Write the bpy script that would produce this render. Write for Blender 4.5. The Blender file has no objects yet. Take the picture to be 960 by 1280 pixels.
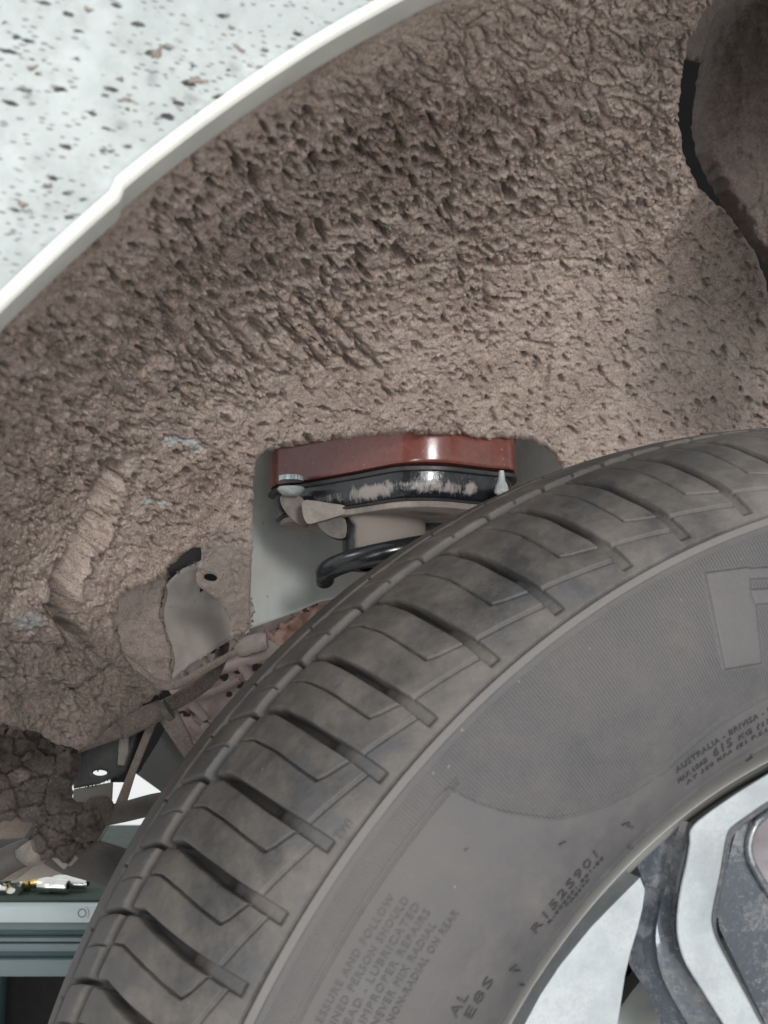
import bpy, bmesh, math, random
import numpy as np
from mathutils import Matrix, Vector
random.seed(7); RS = np.random.RandomState(11)
SC = bpy.context.scene
COL = SC.collection
R = math.radians

# ------------------------------------------------------------------ camera
H = 1.15                       # camera height above the workshop floor
PIT = R(7.967)
F = 1250.0                     # focal length in photograph pixels (960 wide)
cam_d = bpy.data.cameras.new("camera"); cam = bpy.data.objects.new("camera", cam_d); COL.objects.link(cam)
cam.location = (0, 0, H); cam.rotation_euler = (R(90) + PIT, 0, 0)
cam_d.sensor_fit = 'HORIZONTAL'; cam_d.sensor_width = 36; cam_d.lens = F * 36 / 960
cam_d.clip_start = 0.01; cam_d.clip_end = 60
cam_d.dof.use_dof = True; cam_d.dof.focus_distance = 0.50; cam_d.dof.aperture_fstop = 34
SC.camera = cam
# ------------------------------------------------------------------ light
world = bpy.data.worlds.new("World"); SC.world = world; world.use_nodes = True
bg = world.node_tree.nodes["Background"]; bg.inputs[0].default_value = (.96, .98, 1.0, 1); bg.inputs[1].default_value = .86
def area(name, loc, target, sx, sy, power, col=(1, 1, 1)):
    d = bpy.data.lights.new(name, 'AREA'); d.shape = 'RECTANGLE'; d.size = sx; d.size_y = sy; d.energy = power; d.color = col
    o = bpy.data.objects.new(name, d); COL.objects.link(o); o.location = loc
    o.rotation_euler = (Vector(target) - Vector(loc)).to_track_quat('-Z', 'Y').to_euler(); return o
area("door_light", (-.80, -2.3, H + .0), (0, .5, H + .05), .8, 2.3, 56, (.97, .985, 1))
area("door_light", (.80, -2.3, H - .05), (0, .5, H + .05), .8, 2.2, 52, (.97, .985, 1))
area("relief_lamp", (.50, -1.25, H + .27), (0, .5, H + .15), .24, .24, 16, (1, .985, .96))  # small lamp added from the right to bring out the mud relief
area("ceiling_light", (-2.2, -.4, H + 1.7), (0, .5, H), 1.0, .6, 14, (1, 1, 1))
area("back_wall_fill", (-1.2, 2.4, H + .7), (-.9, 4.0, H - .3), 1.2, 1.2, 16, (.95, .98, 1))  # added lamp aimed at the back wall to whiten it
SC.view_settings.view_transform = 'Standard'; SC.view_settings.look = 'None'
SC.view_settings.gamma = 1; SC.view_settings.exposure = -.12; SC.view_settings.use_curve_mapping = False
SC.render.engine = 'CYCLES'; SC.cycles.use_denoising = True; SC.cycles.max_bounces = 6

# ------------------------------------------------------------------ frames of reference
O = np.array([0, 0, H])
N = np.array([.24792, -.96878, 0]); U = np.array([.96878, .24792, 0]); Z = np.array([0, 0, 1.])   # wheel axis (outwards), along car, up
C = np.array([.19995, .34833, -.22309 + H])                                                     # wheel centre in the bead plane
def ray(px, py):
    x = (np.asarray(px, float) - 480) / F; y = -(np.asarray(py, float) - 640) / F
    return np.stack([x, math.cos(PIT) - y * math.sin(PIT), math.sin(PIT) + y * math.cos(PIT)], -1)
def P(px, py, y):                       # world point seen at a pixel, at forward distance y
    d = ray(px, py); return O + d * (np.asarray(y, float) / d[..., 1])[..., None]
def PZ(px, py, z):                      # the same on a horizontal plane
    d = ray(px, py); return O + d * ((z - H) / d[..., 2])[..., None]
def PA(px, py, a):                      # the same on a plane parallel to the wheel
    d = ray(px, py); return O + d * (((C + np.multiply.outer(np.asarray(a, float), N) - O) @ N) / (d @ N))[..., None]
def proj(Q):
    q = Q - O; fw = np.array([0, math.cos(PIT), math.sin(PIT)]); up = np.array([0, -math.sin(PIT), math.cos(PIT)])
    z = q @ fw; return np.stack([480 + F * q[..., 0] / z, 640 - F * (q @ up) / z], -1)
def car(a, X, Zr): return C + np.multiply.outer(np.asarray(X, float), U) + np.multiply.outer(np.asarray(a, float), N) + np.multiply.outer(np.asarray(Zr, float), Z)
WHEEL_M = Matrix(((U[0], 0, N[0], C[0]), (U[1], 0, N[1], C[1]), (0, 1, 0, C[2]), (0, 0, 0, 1)))   # local x = U, y = up, z = axis
def wheel_local(Q): q = np.asarray(Q) - C; return np.stack([q @ U, q @ Z, q @ N], -1)

# ------------------------------------------------------------------ object helpers
def props(o, label=None, cat=None, group=None, kind=None):
    if label: o['label'] = label
    if cat: o['category'] = cat
    if group: o['group'] = group
    if kind: o['kind'] = kind
    return o
def thing(name, loc, label, cat, group=None, matrix=None):
    o = bpy.data.objects.new(name, None); COL.objects.link(o); o.empty_display_size = .02
    if matrix is not None: o.matrix_world = matrix
    else: o.location = loc
    return props(o, label, cat, group)
def base_of(parent):
    v = Vector((0, 0, 0)); o = parent; root = parent
    while root.parent is not None: root = root.parent
    if root.name == 'wheel': return v            # parts of the wheel are given in the wheel's own frame
    while o is not None: v += o.location; o = o.parent
    return v
def link(name, me, mat, parent=None, local=False):
    o = bpy.data.objects.new(name, me); COL.objects.link(o)
    if mat is not None and not me.materials: me.materials.append(mat)
    if parent is not None:
        o.parent = parent
    return o
def mesh_np(name, V, Fc, smooth=True):
    me = bpy.data.meshes.new(name); V = np.ascontiguousarray(V, np.float32); Fc = np.ascontiguousarray(Fc, np.int32)
    me.vertices.add(len(V)); me.vertices.foreach_set('co', V.ravel())
    k = Fc.shape[1]; me.loops.add(Fc.size); me.loops.foreach_set('vertex_index', Fc.ravel())
    me.polygons.add(len(Fc)); me.polygons.foreach_set('loop_start', np.arange(0, Fc.size, k, dtype=np.int32))
    try: me.polygons.foreach_set('loop_total', np.full(len(Fc), k, np.int32))
    except Exception: pass
    me.polygons.foreach_set('use_smooth', np.full(len(Fc), smooth)); me.update(calc_edges=True); return me
def world_obj(name, V, Fc, mat, parent=None, smooth=True, origin=None):
    """V in world coordinates; the object's origin is its parent's base"""
    V = np.asarray(V, float)
    b = np.array(base_of(parent)) if parent is not None else (V.mean(0) if origin is None else np.asarray(origin, float))
    if isinstance(Fc, np.ndarray): me = mesh_np(name, V - b, Fc, smooth)
    else:
        me = bpy.data.meshes.new(name); me.from_pydata((V - b).tolist(), [], Fc); me.update()
        me.polygons.foreach_set('use_smooth', [smooth] * len(me.polygons))
    o = link(name, me, mat, parent)
    if parent is None: o.location = b
    return o
def grid_faces(n, m, wrap_m=False, wrap_n=False):
    i = np.arange(n if wrap_n else n - 1); j = np.arange(m if wrap_m else m - 1)
    I, J = np.meshgrid(i, j, indexing='ij'); I2 = (I + 1) % n; J2 = (J + 1) % m
    return np.stack([I * m + J, I2 * m + J, I2 * m + J2, I * m + J2], -1).reshape(-1, 4)
def bm_obj(name, bm, mat, parent=None, smooth=True, bevel=0, seg=2):
    if bevel > 0:
        ed = [e for e in bm.edges if len(e.link_faces) == 2 and e.calc_face_angle(0) > .5]
        bmesh.ops.bevel(bm, geom=ed, offset=bevel, segments=seg, affect='EDGES', profile=.5, clamp_overlap=True)
    bmesh.ops.recalc_face_normals(bm, faces=bm.faces)
    vs = np.array([v.co[:] for v in bm.verts]); b = np.array(base_of(parent)) if parent is not None else vs.mean(0)
    for v in bm.verts: v.co -= Vector(b)
    me = bpy.data.meshes.new(name); bm.to_mesh(me); bm.free()
    for p in me.polygons: p.use_smooth = smooth
    if smooth:
        try: me.set_sharp_from_angle(angle=R(40))
        except Exception: pass
    o = link(name, me, mat, parent)
    if parent is None: o.location = b
    return o
def prism(name, front, vec, mat, parent=None, bevel=.0006, seg=2, smooth=True):
    """front: world polygon, pushed along vec to give it thickness"""
    bm = bmesh.new(); a = [bm.verts.new(p) for p in front]; b = [bm.verts.new(np.asarray(p) + vec) for p in front]
    n = len(a); bm.faces.new(a); bm.faces.new(b[::-1])
    for i in range(n): bm.faces.new((a[i], b[i], b[(i + 1) % n], a[(i + 1) % n]))
    return bm_obj(name, bm, mat, parent, smooth, bevel, seg)
def catmull(Pt, n=8, closed=False):
    Pt = np.asarray(Pt, float); out = []; L = len(Pt)
    t = np.linspace(0, 1, n, endpoint=False)[:, None]
    for i in range(L if closed else L - 1):
        if closed: p0, p1, p2, p3 = Pt[i - 1], Pt[i], Pt[(i + 1) % L], Pt[(i + 2) % L]
        else: p0, p1, p2, p3 = Pt[max(i - 1, 0)], Pt[i], Pt[i + 1], Pt[min(i + 2, L - 1)]
        out.append(.5 * (2 * p1 + (p2 - p0) * t + (2 * p0 - 5 * p1 + 4 * p2 - p3) * t * t + (3 * p1 - p0 - 3 * p2 + p3) * t ** 3))
    if not closed: out.append(Pt[-1:])
    return np.concatenate(out)
def tube(name, pts, rad, mat, parent=None, seg=16, n=8, lump=0, flat=1.0):
    """round bar or hose along world points; rad a number or one per point"""
    pts = np.asarray(pts, float); rr = np.full(len(pts), rad) if np.isscalar(rad) else np.asarray(rad, float)
    Q = catmull(np.column_stack([pts, rr]), n); p = Q[:, :3]; r = Q[:, 3]
    T = np.gradient(p, axis=0); T /= np.linalg.norm(T, axis=1)[:, None]
    ref = np.array([0, 0, 1.]) if abs(T[0][2]) < .9 else np.array([1., 0, 0])
    V = []
    for i in range(len(p)):
        a = np.cross(T[i], ref); a /= np.linalg.norm(a); b = np.cross(T[i], a); ref = -b if False else ref
        th = np.linspace(0, 2 * np.pi, seg, endpoint=False)
        q = r[i] * (1 + (lump * perlin(th * 1.5 + 3, np.full(seg, i * .35), 5) if lump else 0))
        V.append(p[i] + np.outer(np.cos(th) * q, a) + np.outer(np.sin(th) * q * flat, b))
    V = np.concatenate(V); Fc = grid_faces(len(p), seg, wrap_m=True).tolist()
    Fc.append(list(range(seg))[::-1]); Fc.append([(len(p) - 1) * seg + k for k in range(seg)])
    o = world_obj(name, V, Fc, mat, parent)
    try: o.data.set_sharp_from_angle(angle=R(50))
    except Exception: pass
    return o
def lathe(name, prof, cen, axis, mat, parent=None, seg=64, ang=None, ref=None):
    """prof: list of (distance along axis, radius)"""
    axis = np.asarray(axis, float); axis /= np.linalg.norm(axis)
    ref = np.array([1., 0, 0]) if ref is None else np.asarray(ref, float)
    a = ref - axis * (ref @ axis); a /= np.linalg.norm(a); b = np.cross(axis, a)
    th = np.linspace(0, 2 * np.pi, seg, endpoint=False) if ang is None else np.linspace(ang[0], ang[1], seg)
    pr = np.asarray(prof, float)
    V = (np.asarray(cen) + np.multiply.outer(pr[:, 0], axis))[:, None, :] + pr[:, 1][:, None, None] * (np.cos(th)[None, :, None] * a + np.sin(th)[None, :, None] * b)
    o = world_obj(name, V.reshape(-1, 3), grid_faces(len(pr), seg, wrap_m=ang is None), mat, parent)
    try: o.data.set_sharp_from_angle(angle=R(35))
    except Exception: pass
    return o

# ------------------------------------------------------------------ noise on numpy arrays
_perm = RS.permutation(512)
def _h(i, j, s): return _perm[(i + _perm[(j + s * 37) & 511]) & 511]
def perlin(x, y, s=0):
    xi = np.floor(x).astype(int); yi = np.floor(y).astype(int); xf = x - xi; yf = y - yi
    u = xf ** 3 * (xf * (xf * 6 - 15) + 10); v = yf ** 3 * (yf * (yf * 6 - 15) + 10)
    def g(i, j, dx, dy):
        a = _h(i, j, s) * (2 * np.pi / 512); return np.cos(a) * dx + np.sin(a) * dy
    a = g(xi, yi, xf, yf); b = g(xi + 1, yi, xf - 1, yf); c = g(xi, yi + 1, xf, yf - 1); d = g(xi + 1, yi + 1, xf - 1, yf - 1)
    return 1.5 * ((a + (b - a) * u) * (1 - v) + (c + (d - c) * u) * v)
def fbm(x, y, s=0, o=4, g=.5):
    t = 0; a = 1
    for k in range(o): t = t + a * perlin(x * 2 ** k + 17.3 * k, y * 2 ** k - 9.1 * k, s + k); a *= g
    return t
def sst(a, b, x): t = np.clip((x - a) / (b - a), 0, 1); return t * t * (3 - 2 * t)
def blob(u, v, cx, cy, rx, ry, soft=.45):
    return 1 - sst(1 - soft, 1 + soft, np.hypot((u - cx) / rx, (v - cy) / ry))
def seg_dist(x, y, poly, closed=False):
    """distance to a polyline, nearest point and parameter 0..1 along it"""
    poly = np.asarray(poly, float); m = len(poly) if closed else len(poly) - 1
    best = np.full(x.shape, 1e9); bx = np.zeros(x.shape); by = np.zeros(x.shape); bt = np.zeros(x.shape)
    for i in range(m):
        ax, ay = poly[i]; cx, cy = poly[(i + 1) % len(poly)]; dx, dy = cx - ax, cy - ay; l = dx * dx + dy * dy + 1e-12
        t = np.clip(((x - ax) * dx + (y - ay) * dy) / l, 0, 1); qx = ax + t * dx; qy = ay + t * dy
        d = (x - qx) ** 2 + (y - qy) ** 2; k = d < best
        best = np.where(k, d, best); bx = np.where(k, qx, bx); by = np.where(k, qy, by); bt = np.where(k, (i + t) / m, bt)
    return np.sqrt(best), bx, by, bt
def inside(x, y, poly):
    c = np.zeros(x.shape, bool); n = len(poly)
    for i in range(n):
        x1, y1 = poly[i]; x2, y2 = poly[(i + 1) % n]
        if y1 == y2: continue
        k = ((y1 > y) != (y2 > y)) & (x < (x2 - x1) * (y - y1) / (y2 - y1) + x1); c ^= k
    return c
def rough(poly, amp, step=4, s=3, closed=True, scale=.12):
    """crumbly version of an outline"""
    poly = np.asarray(poly, float); out = []; L = len(poly); acc = 0
    for i in range(L if closed else L - 1):
        a = poly[i]; b = poly[(i + 1) % L]; n = max(1, int(np.hypot(*(b - a)) / step))
        for k in range(n):
            p = a + (b - a) * k / n; out.append(p)
    out = np.array(out)
    q = out + amp * np.stack([fbm(out[:, 0] * scale, out[:, 1] * scale, s), fbm(out[:, 0] * scale + 40, out[:, 1] * scale, s + 9)], 1)
    return q
def patch(outline, step, holes=(), band=40):
    """grid of (u,v) clipped and snapped to an outline; returns u, v, signed distance to the edge, faces"""
    out = np.asarray(outline, float); x0, y0 = out.min(0) - step * 2; x1, y1 = out.max(0) + step * 2
    xs = np.arange(x0, x1, step); ys = np.arange(y0, y1, step); X, Y = np.meshgrid(xs, ys); sh = X.shape
    ins = inside(X, Y, out); D = np.full(sh, 1e9); BX = X.copy(); BY = Y.copy()
    for poly, flip in [(out, False)] + [(np.asarray(h, float), True) for h in holes]:
        if flip: ins &= ~inside(X, Y, poly)
        # distance only where near: process segments on local windows
        L = len(poly)
        for i in range(L):
            a = poly[i]; b = poly[(i + 1) % L]
            j0 = max(0, int((min(a[0], b[0]) - band - x0) / step)); j1 = min(sh[1], int((max(a[0], b[0]) + band - x0) / step) + 2)
            i0 = max(0, int((min(a[1], b[1]) - band - y0) / step)); i1 = min(sh[0], int((max(a[1], b[1]) + band - y0) / step) + 2)
            if j1 <= j0 or i1 <= i0: continue
            sx = X[i0:i1, j0:j1]; sy = Y[i0:i1, j0:j1]; dx, dy = b - a; l = dx * dx + dy * dy + 1e-12
            t = np.clip(((sx - a[0]) * dx + (sy - a[1]) * dy) / l, 0, 1); qx = a[0] + t * dx; qy = a[1] + t * dy
            d = np.hypot(sx - qx, sy - qy); k = d < D[i0:i1, j0:j1]
            D[i0:i1, j0:j1][k] = d[k]; BX[i0:i1, j0:j1][k] = qx[k]; BY[i0:i1, j0:j1][k] = qy[k]
    SD = np.where(ins, D, -D)
    snap = (np.abs(SD) < step * .55) | ((SD < 0) & (SD > -step * 1.5))
    X = np.where(snap, BX, X); Y = np.where(snap, BY, Y); SDs = np.where(snap, 0, SD)
    q = ins.copy()
    keep = (q[:-1, :-1] | q[1:, :-1] | q[1:, 1:] | q[:-1, 1:]) & ((SDs[:-1, :-1] >= 0) & (SDs[1:, :-1] >= 0) & (SDs[1:, 1:] >= 0) & (SDs[:-1, 1:] >= 0))
    I, J = np.nonzero(keep); w = sh[1]
    Fc = np.stack([(I + 1) * w + J, (I + 1) * w + J + 1, I * w + J + 1, I * w + J], 1)
    used = np.unique(Fc); re = np.full(X.size, -1); re[used] = np.arange(len(used))
    return X.ravel()[used], Y.ravel()[used], np.maximum(SDs.ravel()[used], 0), re[Fc]

# ------------------------------------------------------------------ materials
class NT:
    def __init__(s, name):
        s.m = bpy.data.materials.new(name); s.m.use_nodes = True; s.t = s.m.node_tree; s.b = s.t.nodes["Principled BSDF"]
    def n(s, typ, **k):
        q = s.t.nodes.new(typ)
        for a, v in k.items(): setattr(q, a, v)
        return q
    def l(s, a, b): s.t.links.new(a, b)
    def coord(s, ref=None, scale=None):
        c = s.n('ShaderNodeTexCoord'); 
        if ref is not None: c.object = ref
        if scale is None: return c.outputs['Object']
        mp = s.n('ShaderNodeMapping'); mp.inputs['Scale'].default_value = scale; s.l(c.outputs['Object'], mp.inputs[0]); return mp.outputs[0]
    def noise(s, co, sc, det=4, rough=.55, dist=0, fac=True):
        q = s.n('ShaderNodeTexNoise'); q.inputs['Scale'].default_value = sc; q.inputs['Detail'].default_value = det
        q.inputs['Roughness'].default_value = rough; q.inputs['Distortion'].default_value = dist; s.l(co, q.inputs['Vector']); return q.outputs[0]
    def vor(s, co, sc, feat='F1', out=0):
        q = s.n('ShaderNodeTexVoronoi'); q.feature = feat; q.inputs['Scale'].default_value = sc; s.l(co, q.inputs['Vector']); return q.outputs[out]
    def ramp(s, fac, stops, interp='LINEAR'):
        q = s.n('ShaderNodeValToRGB'); q.color_ramp.interpolation = interp; e = q.color_ramp.elements
        while len(e) < len(stops): e.new(.5)
        for el, (p, c) in zip(e, stops):
            el.position = p; el.color = (c, c, c, 1) if np.isscalar(c) else (*c, 1)
        s.l(fac, q.inputs[0]); return q.outputs[0]
    def mix(s, fac, a, b, mode='MIX'):
        q = s.n('ShaderNodeMix', data_type='RGBA', blend_type=mode)
        for sock, v in ((q.inputs[0], fac), (q.inputs[6], a), (q.inputs[7], b)):
            if isinstance(v, (int, float)): sock.default_value = v
            elif isinstance(v, tuple): sock.default_value = (*v, 1)
            else: s.l(v, sock)
        return q.outputs[2]
    def math(s, op, a, b=0.0, c=0.0):
        q = s.n('ShaderNodeMath', operation=op)
        for sock, v in zip(q.inputs, (a, b, c)):
            if isinstance(v, (int, float)): sock.default_value = v
            else: s.l(v, sock)
        return q.outputs[0]
    def attr(s, name):
        q = s.n('ShaderNodeAttribute'); q.attribute_name = name; return q.outputs['Fac']
    def bump(s, h, dist, strength=1.0, prev=None):
        q = s.n('ShaderNodeBump'); q.inputs['Distance'].default_value = dist; q.inputs['Strength'].default_value = strength
        s.l(h, q.inputs['Height'])
        if prev is not None: s.l(prev, q.inputs['Normal'])
        return q.outputs[0]
    def out(s, col=None, rough=None, metal=None, normal=None, coat=None, spec=None):
        for nm, v in (('Base Color', col), ('Roughness', rough), ('Metallic', metal), ('Normal', normal), ('Coat Weight', coat), ('Specular IOR Level', spec)):
            if v is None: continue
            if isinstance(v, (int, float)): s.b.inputs[nm].default_value = v
            elif isinstance(v, tuple): s.b.inputs[nm].default_value = (*v, 1)
            else: s.l(v, s.b.inputs[nm])
        return s.m

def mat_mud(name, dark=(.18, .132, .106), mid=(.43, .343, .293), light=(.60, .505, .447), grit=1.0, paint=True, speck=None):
    speck = (1.0 if paint else .3) if speck is None else speck
    k = NT(name); co = k.coord()
    big = k.noise(co, 14, 4); med = k.noise(co, 120, 5, .65); fine = k.noise(co, 900, 3, .7)
    f = k.math('ADD', k.math('MULTIPLY', big, .38), k.math('ADD', k.math('MULTIPLY', med, .30), k.math('MULTIPLY', fine, .58)))
    c = k.ramp(f, [(.46, dark), (.63, mid), (.80, light)])
    # sand grains: pale, orange and dark specks
    g = k.vor(co, 520, out=0); gc = k.vor(co, 520, out=1)
    sep = k.n('ShaderNodeSeparateColor'); k.l(gc, sep.inputs[0])
    m1 = k.math('MULTIPLY', k.ramp(g, [(.16, 1.), (.30, 0.)]), k.ramp(sep.outputs[0], [(.80, 0.), (.82, 1.)]))
    c = k.mix(k.math('MULTIPLY', m1, .8 * speck), c, (.60, .52, .46))
    m2 = k.math('MULTIPLY', k.ramp(g, [(.16, 1.), (.30, 0.)]), k.ramp(sep.outputs[1], [(.89, 0.), (.90, 1.)]))
    c = k.mix(k.math('MULTIPLY', m2, .75 * speck), c, (.36, .16, .07))
    m3 = k.math('MULTIPLY', k.ramp(g, [(.2, 1.), (.35, 0.)]), k.ramp(sep.outputs[2], [(.86, 0.), (.88, 1.)]))
    c = k.mix(k.math('MULTIPLY', m3, .7), c, (.11, .09, .08))
    rgh = .92
    if paint:
        pa = k.attr('paint'); edge = k.ramp(k.math('ADD', pa, k.math('MULTIPLY', k.math('SUBTRACT', k.noise(co, 260, 4, .7), .5), 1.3)), [(.47, 0.), (.53, 1.)])
        pcol = k.ramp(k.noise(co, 330, 3), [(.35, (.42, .43, .41)), (.62, (.60, .62, .60))]); c = k.mix(edge, c, pcol)
        th = k.attr('thin'); c = k.mix(k.math('MULTIPLY', th, .55), c, (.205, .185, .168))
        lo = k.attr('dark_area'); c = k.mix(k.math('MULTIPLY', lo, .6), c, (.085, .070, .060))
    b1 = k.bump(k.noise(co, 560, 5, .8), .0016 * grit, 1.0)
    b2 = k.bump(k.ramp(g, [(.0, 1.), (.35, 0.)]), .0005 * grit, .55, b1)
    return k.out(c, rgh, normal=b2, spec=.25)
M_mud = mat_mud("dried_mud")
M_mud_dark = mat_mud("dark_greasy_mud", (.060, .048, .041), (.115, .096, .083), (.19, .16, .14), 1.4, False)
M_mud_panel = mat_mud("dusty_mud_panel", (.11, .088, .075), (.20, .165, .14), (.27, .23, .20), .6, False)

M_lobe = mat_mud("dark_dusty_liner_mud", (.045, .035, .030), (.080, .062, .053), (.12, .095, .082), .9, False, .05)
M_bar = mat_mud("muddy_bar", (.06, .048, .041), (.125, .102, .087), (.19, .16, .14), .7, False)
def mat_metal_paint(name, base, dust=(.25, .20, .17), amt=.5, rough=.45, scale=30, zgrad=None):
    k = NT(name); co = k.coord(); n1 = k.noise(co, scale, 5, .6, .5); n2 = k.noise(co, scale * 9, 4, .7)
    f = k.math('ADD', k.math('MULTIPLY', n1, .7), k.math('MULTIPLY', n2, .3))
    msk = k.ramp(f, [(.5 - amt * .32, 0.), (.5 + (1 - amt) * .32 + .05, 1.)])
    c = k.mix(k.math('MULTIPLY', msk, .9), base, dust)
    sp = k.vor(co, scale * 5, out=0); c = k.mix(k.ramp(sp, [(.04, .5), (.10, 0.)]), c, (.06, .05, .045))
    r = k.ramp(msk, [(0, rough), (1, .85)])
    return k.out(c, r, normal=k.bump(k.noise(co, scale * 14, 4, .7), .0002, .6))
M_recess = mat_metal_paint("grey_painted_sheet", (.52, .555, .545), (.42, .37, .33), .42, .38, 16)
M_sheet = mat_metal_paint("dusty_grey_sheet", (.25, .228, .208), (.33, .285, .25), .55, .75, 30)
M_green = mat_metal_paint("dusty_green_grey_panel", (.10, .115, .11), (.14, .12, .10), .5, .55, 14)
M_arm = mat_metal_paint("dusty_black_steel", (.035, .034, .034), (.115, .10, .088), .55, .5, 40)
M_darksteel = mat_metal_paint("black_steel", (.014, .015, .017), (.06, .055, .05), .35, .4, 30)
M_pink = mat_metal_paint("dusty_reddish_casting", (.20, .15, .138), (.30, .245, .225), .5, .6, 45)
M_flange = mat_metal_paint("dusty_rubber_flange", (.10, .094, .09), (.30, .255, .22), .72, .7, 60)
M_tabs = mat_metal_paint("dusty_dark_tab", (.045, .043, .042), (.22, .185, .16), .62, .7, 70)

def mat_spacer():
    k = NT("glossy_red_brown_plastic"); co = k.coord(); n = k.noise(co, 300, 4, .6)
    c = k.ramp(n, [(.35, (.125, .042, .033)), (.62, (.160, .053, .042))])
    d = k.ramp(k.noise(co, 60, 6, .8), [(.58, 0.), (.75, .3)]); c = k.mix(d, c, (.24, .11, .085))
    sc = k.n('ShaderNodeTexVoronoi'); sc.inputs['Scale'].default_value = 160; k.l(co, sc.inputs['Vector'])
    c = k.mix(k.ramp(sc.outputs[0], [(.05, .55), (.11, 0.)]), c, (.40, .25, .20))
    return k.out(c, k.ramp(k.noise(co, 25, 3), [(.3, .16), (.7, .30)]), normal=k.bump(k.noise(co, 60, 3), .0006, .25), coat=.2)
M_spacer = mat_spacer()
def mat_black_plate():
    k = NT("black_enamel_with_dust"); co = k.coord(scale=(1, 1, .45)); n = k.noise(co, 62, 8, .78, .25)
    z = k.attr('band')
    m = k.ramp(k.math('ADD', k.math('MULTIPLY', z, .40), k.math('MULTIPLY', n, 1.3)), [(.86, 0.), (1.0, .9)])
    c = k.mix(m, (.010, .012, .015), (.30, .265, .245))
    c = k.mix(k.ramp(k.noise(co, 480, 3, .7), [(.60, 0.), (.76, .4)]), c, (.22, .20, .19))
    return k.out(c, k.ramp(m, [(0, .22), (1, .9)]), normal=k.bump(k.noise(co, 300, 5, .7), .0005, .6), coat=.3)
M_black = mat_black_plate()
def mat_tube():
    k = NT("strut_tube_enamel"); co = k.coord(); z = k.attr('band')
    m = k.ramp(k.math('ADD', z, k.math('MULTIPLY', k.math('SUBTRACT', k.noise(co, 110, 6, .75), .5), .55)), [(.38, 0.), (.62, 1.)])
    c = k.mix(m, (.012, .014, .017), (.205, .175, .152))
    return k.out(c, k.ramp(m, [(0, .2), (1, .9)]), normal=k.bump(k.noise(co, 500, 4, .7), .0003, .6))
M_tube = mat_tube()
def simple(name, col, rough=.5, metal=0., nscale=0, ndist=.0003, var=.15, coat=None):
    k = NT(name); co = k.coord(); n = k.noise(co, nscale or 80, 4, .6)
    c = k.ramp(n, [(.3, tuple(x * (1 - var) for x in col)), (.7, tuple(min(1, x * (1 + var)) for x in col))])
    return k.out(c, k.ramp(n, [(.3, max(rough - .08, .02)), (.7, min(rough + .1, 1))]), metal, k.bump(n, ndist, .5), coat)
M_zinc = simple("zinc_plated_steel", (.46, .50, .51), .3, .35)
M_iron = simple("grey_brake_iron", (.16, .17, .16), .5, .5)
M_coil = simple("black_spring_enamel", (.012, .013, .015), .22, 0, 90)
M_chrome = simple("chrome_tool_steel", (.78, .78, .74), .16, 1.0, 40, .0001)
M_brass = simple("brass_tool_steel", (.75, .55, .22), .3, 1.0, 40, .0001)
M_matt = simple("dark_green_tool_mat", (.03, .05, .04), .8)
M_cartA = simple("grey_green_painted_steel", (.115, .150, .155), .5, 0, 12, .0002, .1)
M_cartB = simple("pale_blue_grey_painted_steel", (.40, .47, .47), .5, 0, 12, .0002, .08)
M_cartC = simple("dark_teal_painted_steel", (.045, .085, .09), .6, 0, 12, .0002, .1)
M_floor = simple("grey_concrete_floor", (.58, .56, .53), .8, 0, 3, .003, .4)
M_wall = simple("white_workshop_wall", (.86, .87, .86), .8, 0, 2, .001, .03)
M_shade = simple("painted_shade_black", (.006, .006, .006), .95)  # near-black colour standing in for shade in gaps and recesses

def mat_fender():
    k = NT("white_pearl_paint_dirty"); co = k.coord()
    mp = k.n('ShaderNodeMapping'); mp.inputs['Rotation'].default_value = (0, R(28), 0); mp.inputs['Scale'].default_value = (.45, 1, 1.4); k.l(co, mp.inputs[0])
    v1 = k.vor(mp.outputs[0], 290, out=0); vc = k.vor(mp.outputs[0], 290, out=1)
    sep = k.n('ShaderNodeSeparateColor'); k.l(vc, sep.inputs[0])
    wob = k.math('ADD', v1, k.math('MULTIPLY', k.math('SUBTRACT', k.noise(mp.outputs[0], 380, 4, .75), .5), 1.0))
    dens = k.ramp(k.noise(co, 26, 3), [(.40, .75), (.56, .0)])
    on = k.math('GREATER_THAN', sep.outputs[0], dens)
    m = k.math('MULTIPLY', k.ramp(wob, [(.16, 1.), (.25, 0.)]), on)
    v2 = k.vor(mp.outputs[0], 640, out=0); vc2 = k.vor(mp.outputs[0], 640, out=1); s2 = k.n('ShaderNodeSeparateColor'); k.l(vc2, s2.inputs[0])
    w2 = k.math('ADD', v2, k.math('MULTIPLY', k.math('SUBTRACT', k.noise(mp.outputs[0], 1300, 3, .7), .5), .4))
    m2 = k.math('MULTIPLY', k.ramp(w2, [(.22, .8), (.32, 0.)]), k.math('GREATER_THAN', s2.outputs[0], k.ramp(k.noise(co, 34, 3), [(.38, .7), (.56, .0)])))
    base = k.ramp(k.noise(co, 45, 5, .65), [(.35, (.24, .262, .258)), (.65, (.325, .352, .345))])
    c = k.mix(m, base, (.018, .018, .017)); c = k.mix(m2, c, (.10, .10, .095))
    c = k.mix(k.ramp(k.noise(co, 160, 6, .8), [(.48, 0.), (.72, .55)]), c, (.17, .185, .175))
    return k.out(c, .62, normal=k.bump(k.noise(co, 130, 4), .0003, .4), spec=.3)
M_fender = mat_fender()
M_lip = simple("white_lip_paint", (.46, .46, .42), .6, 0, 60, .0004, .07)

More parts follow.
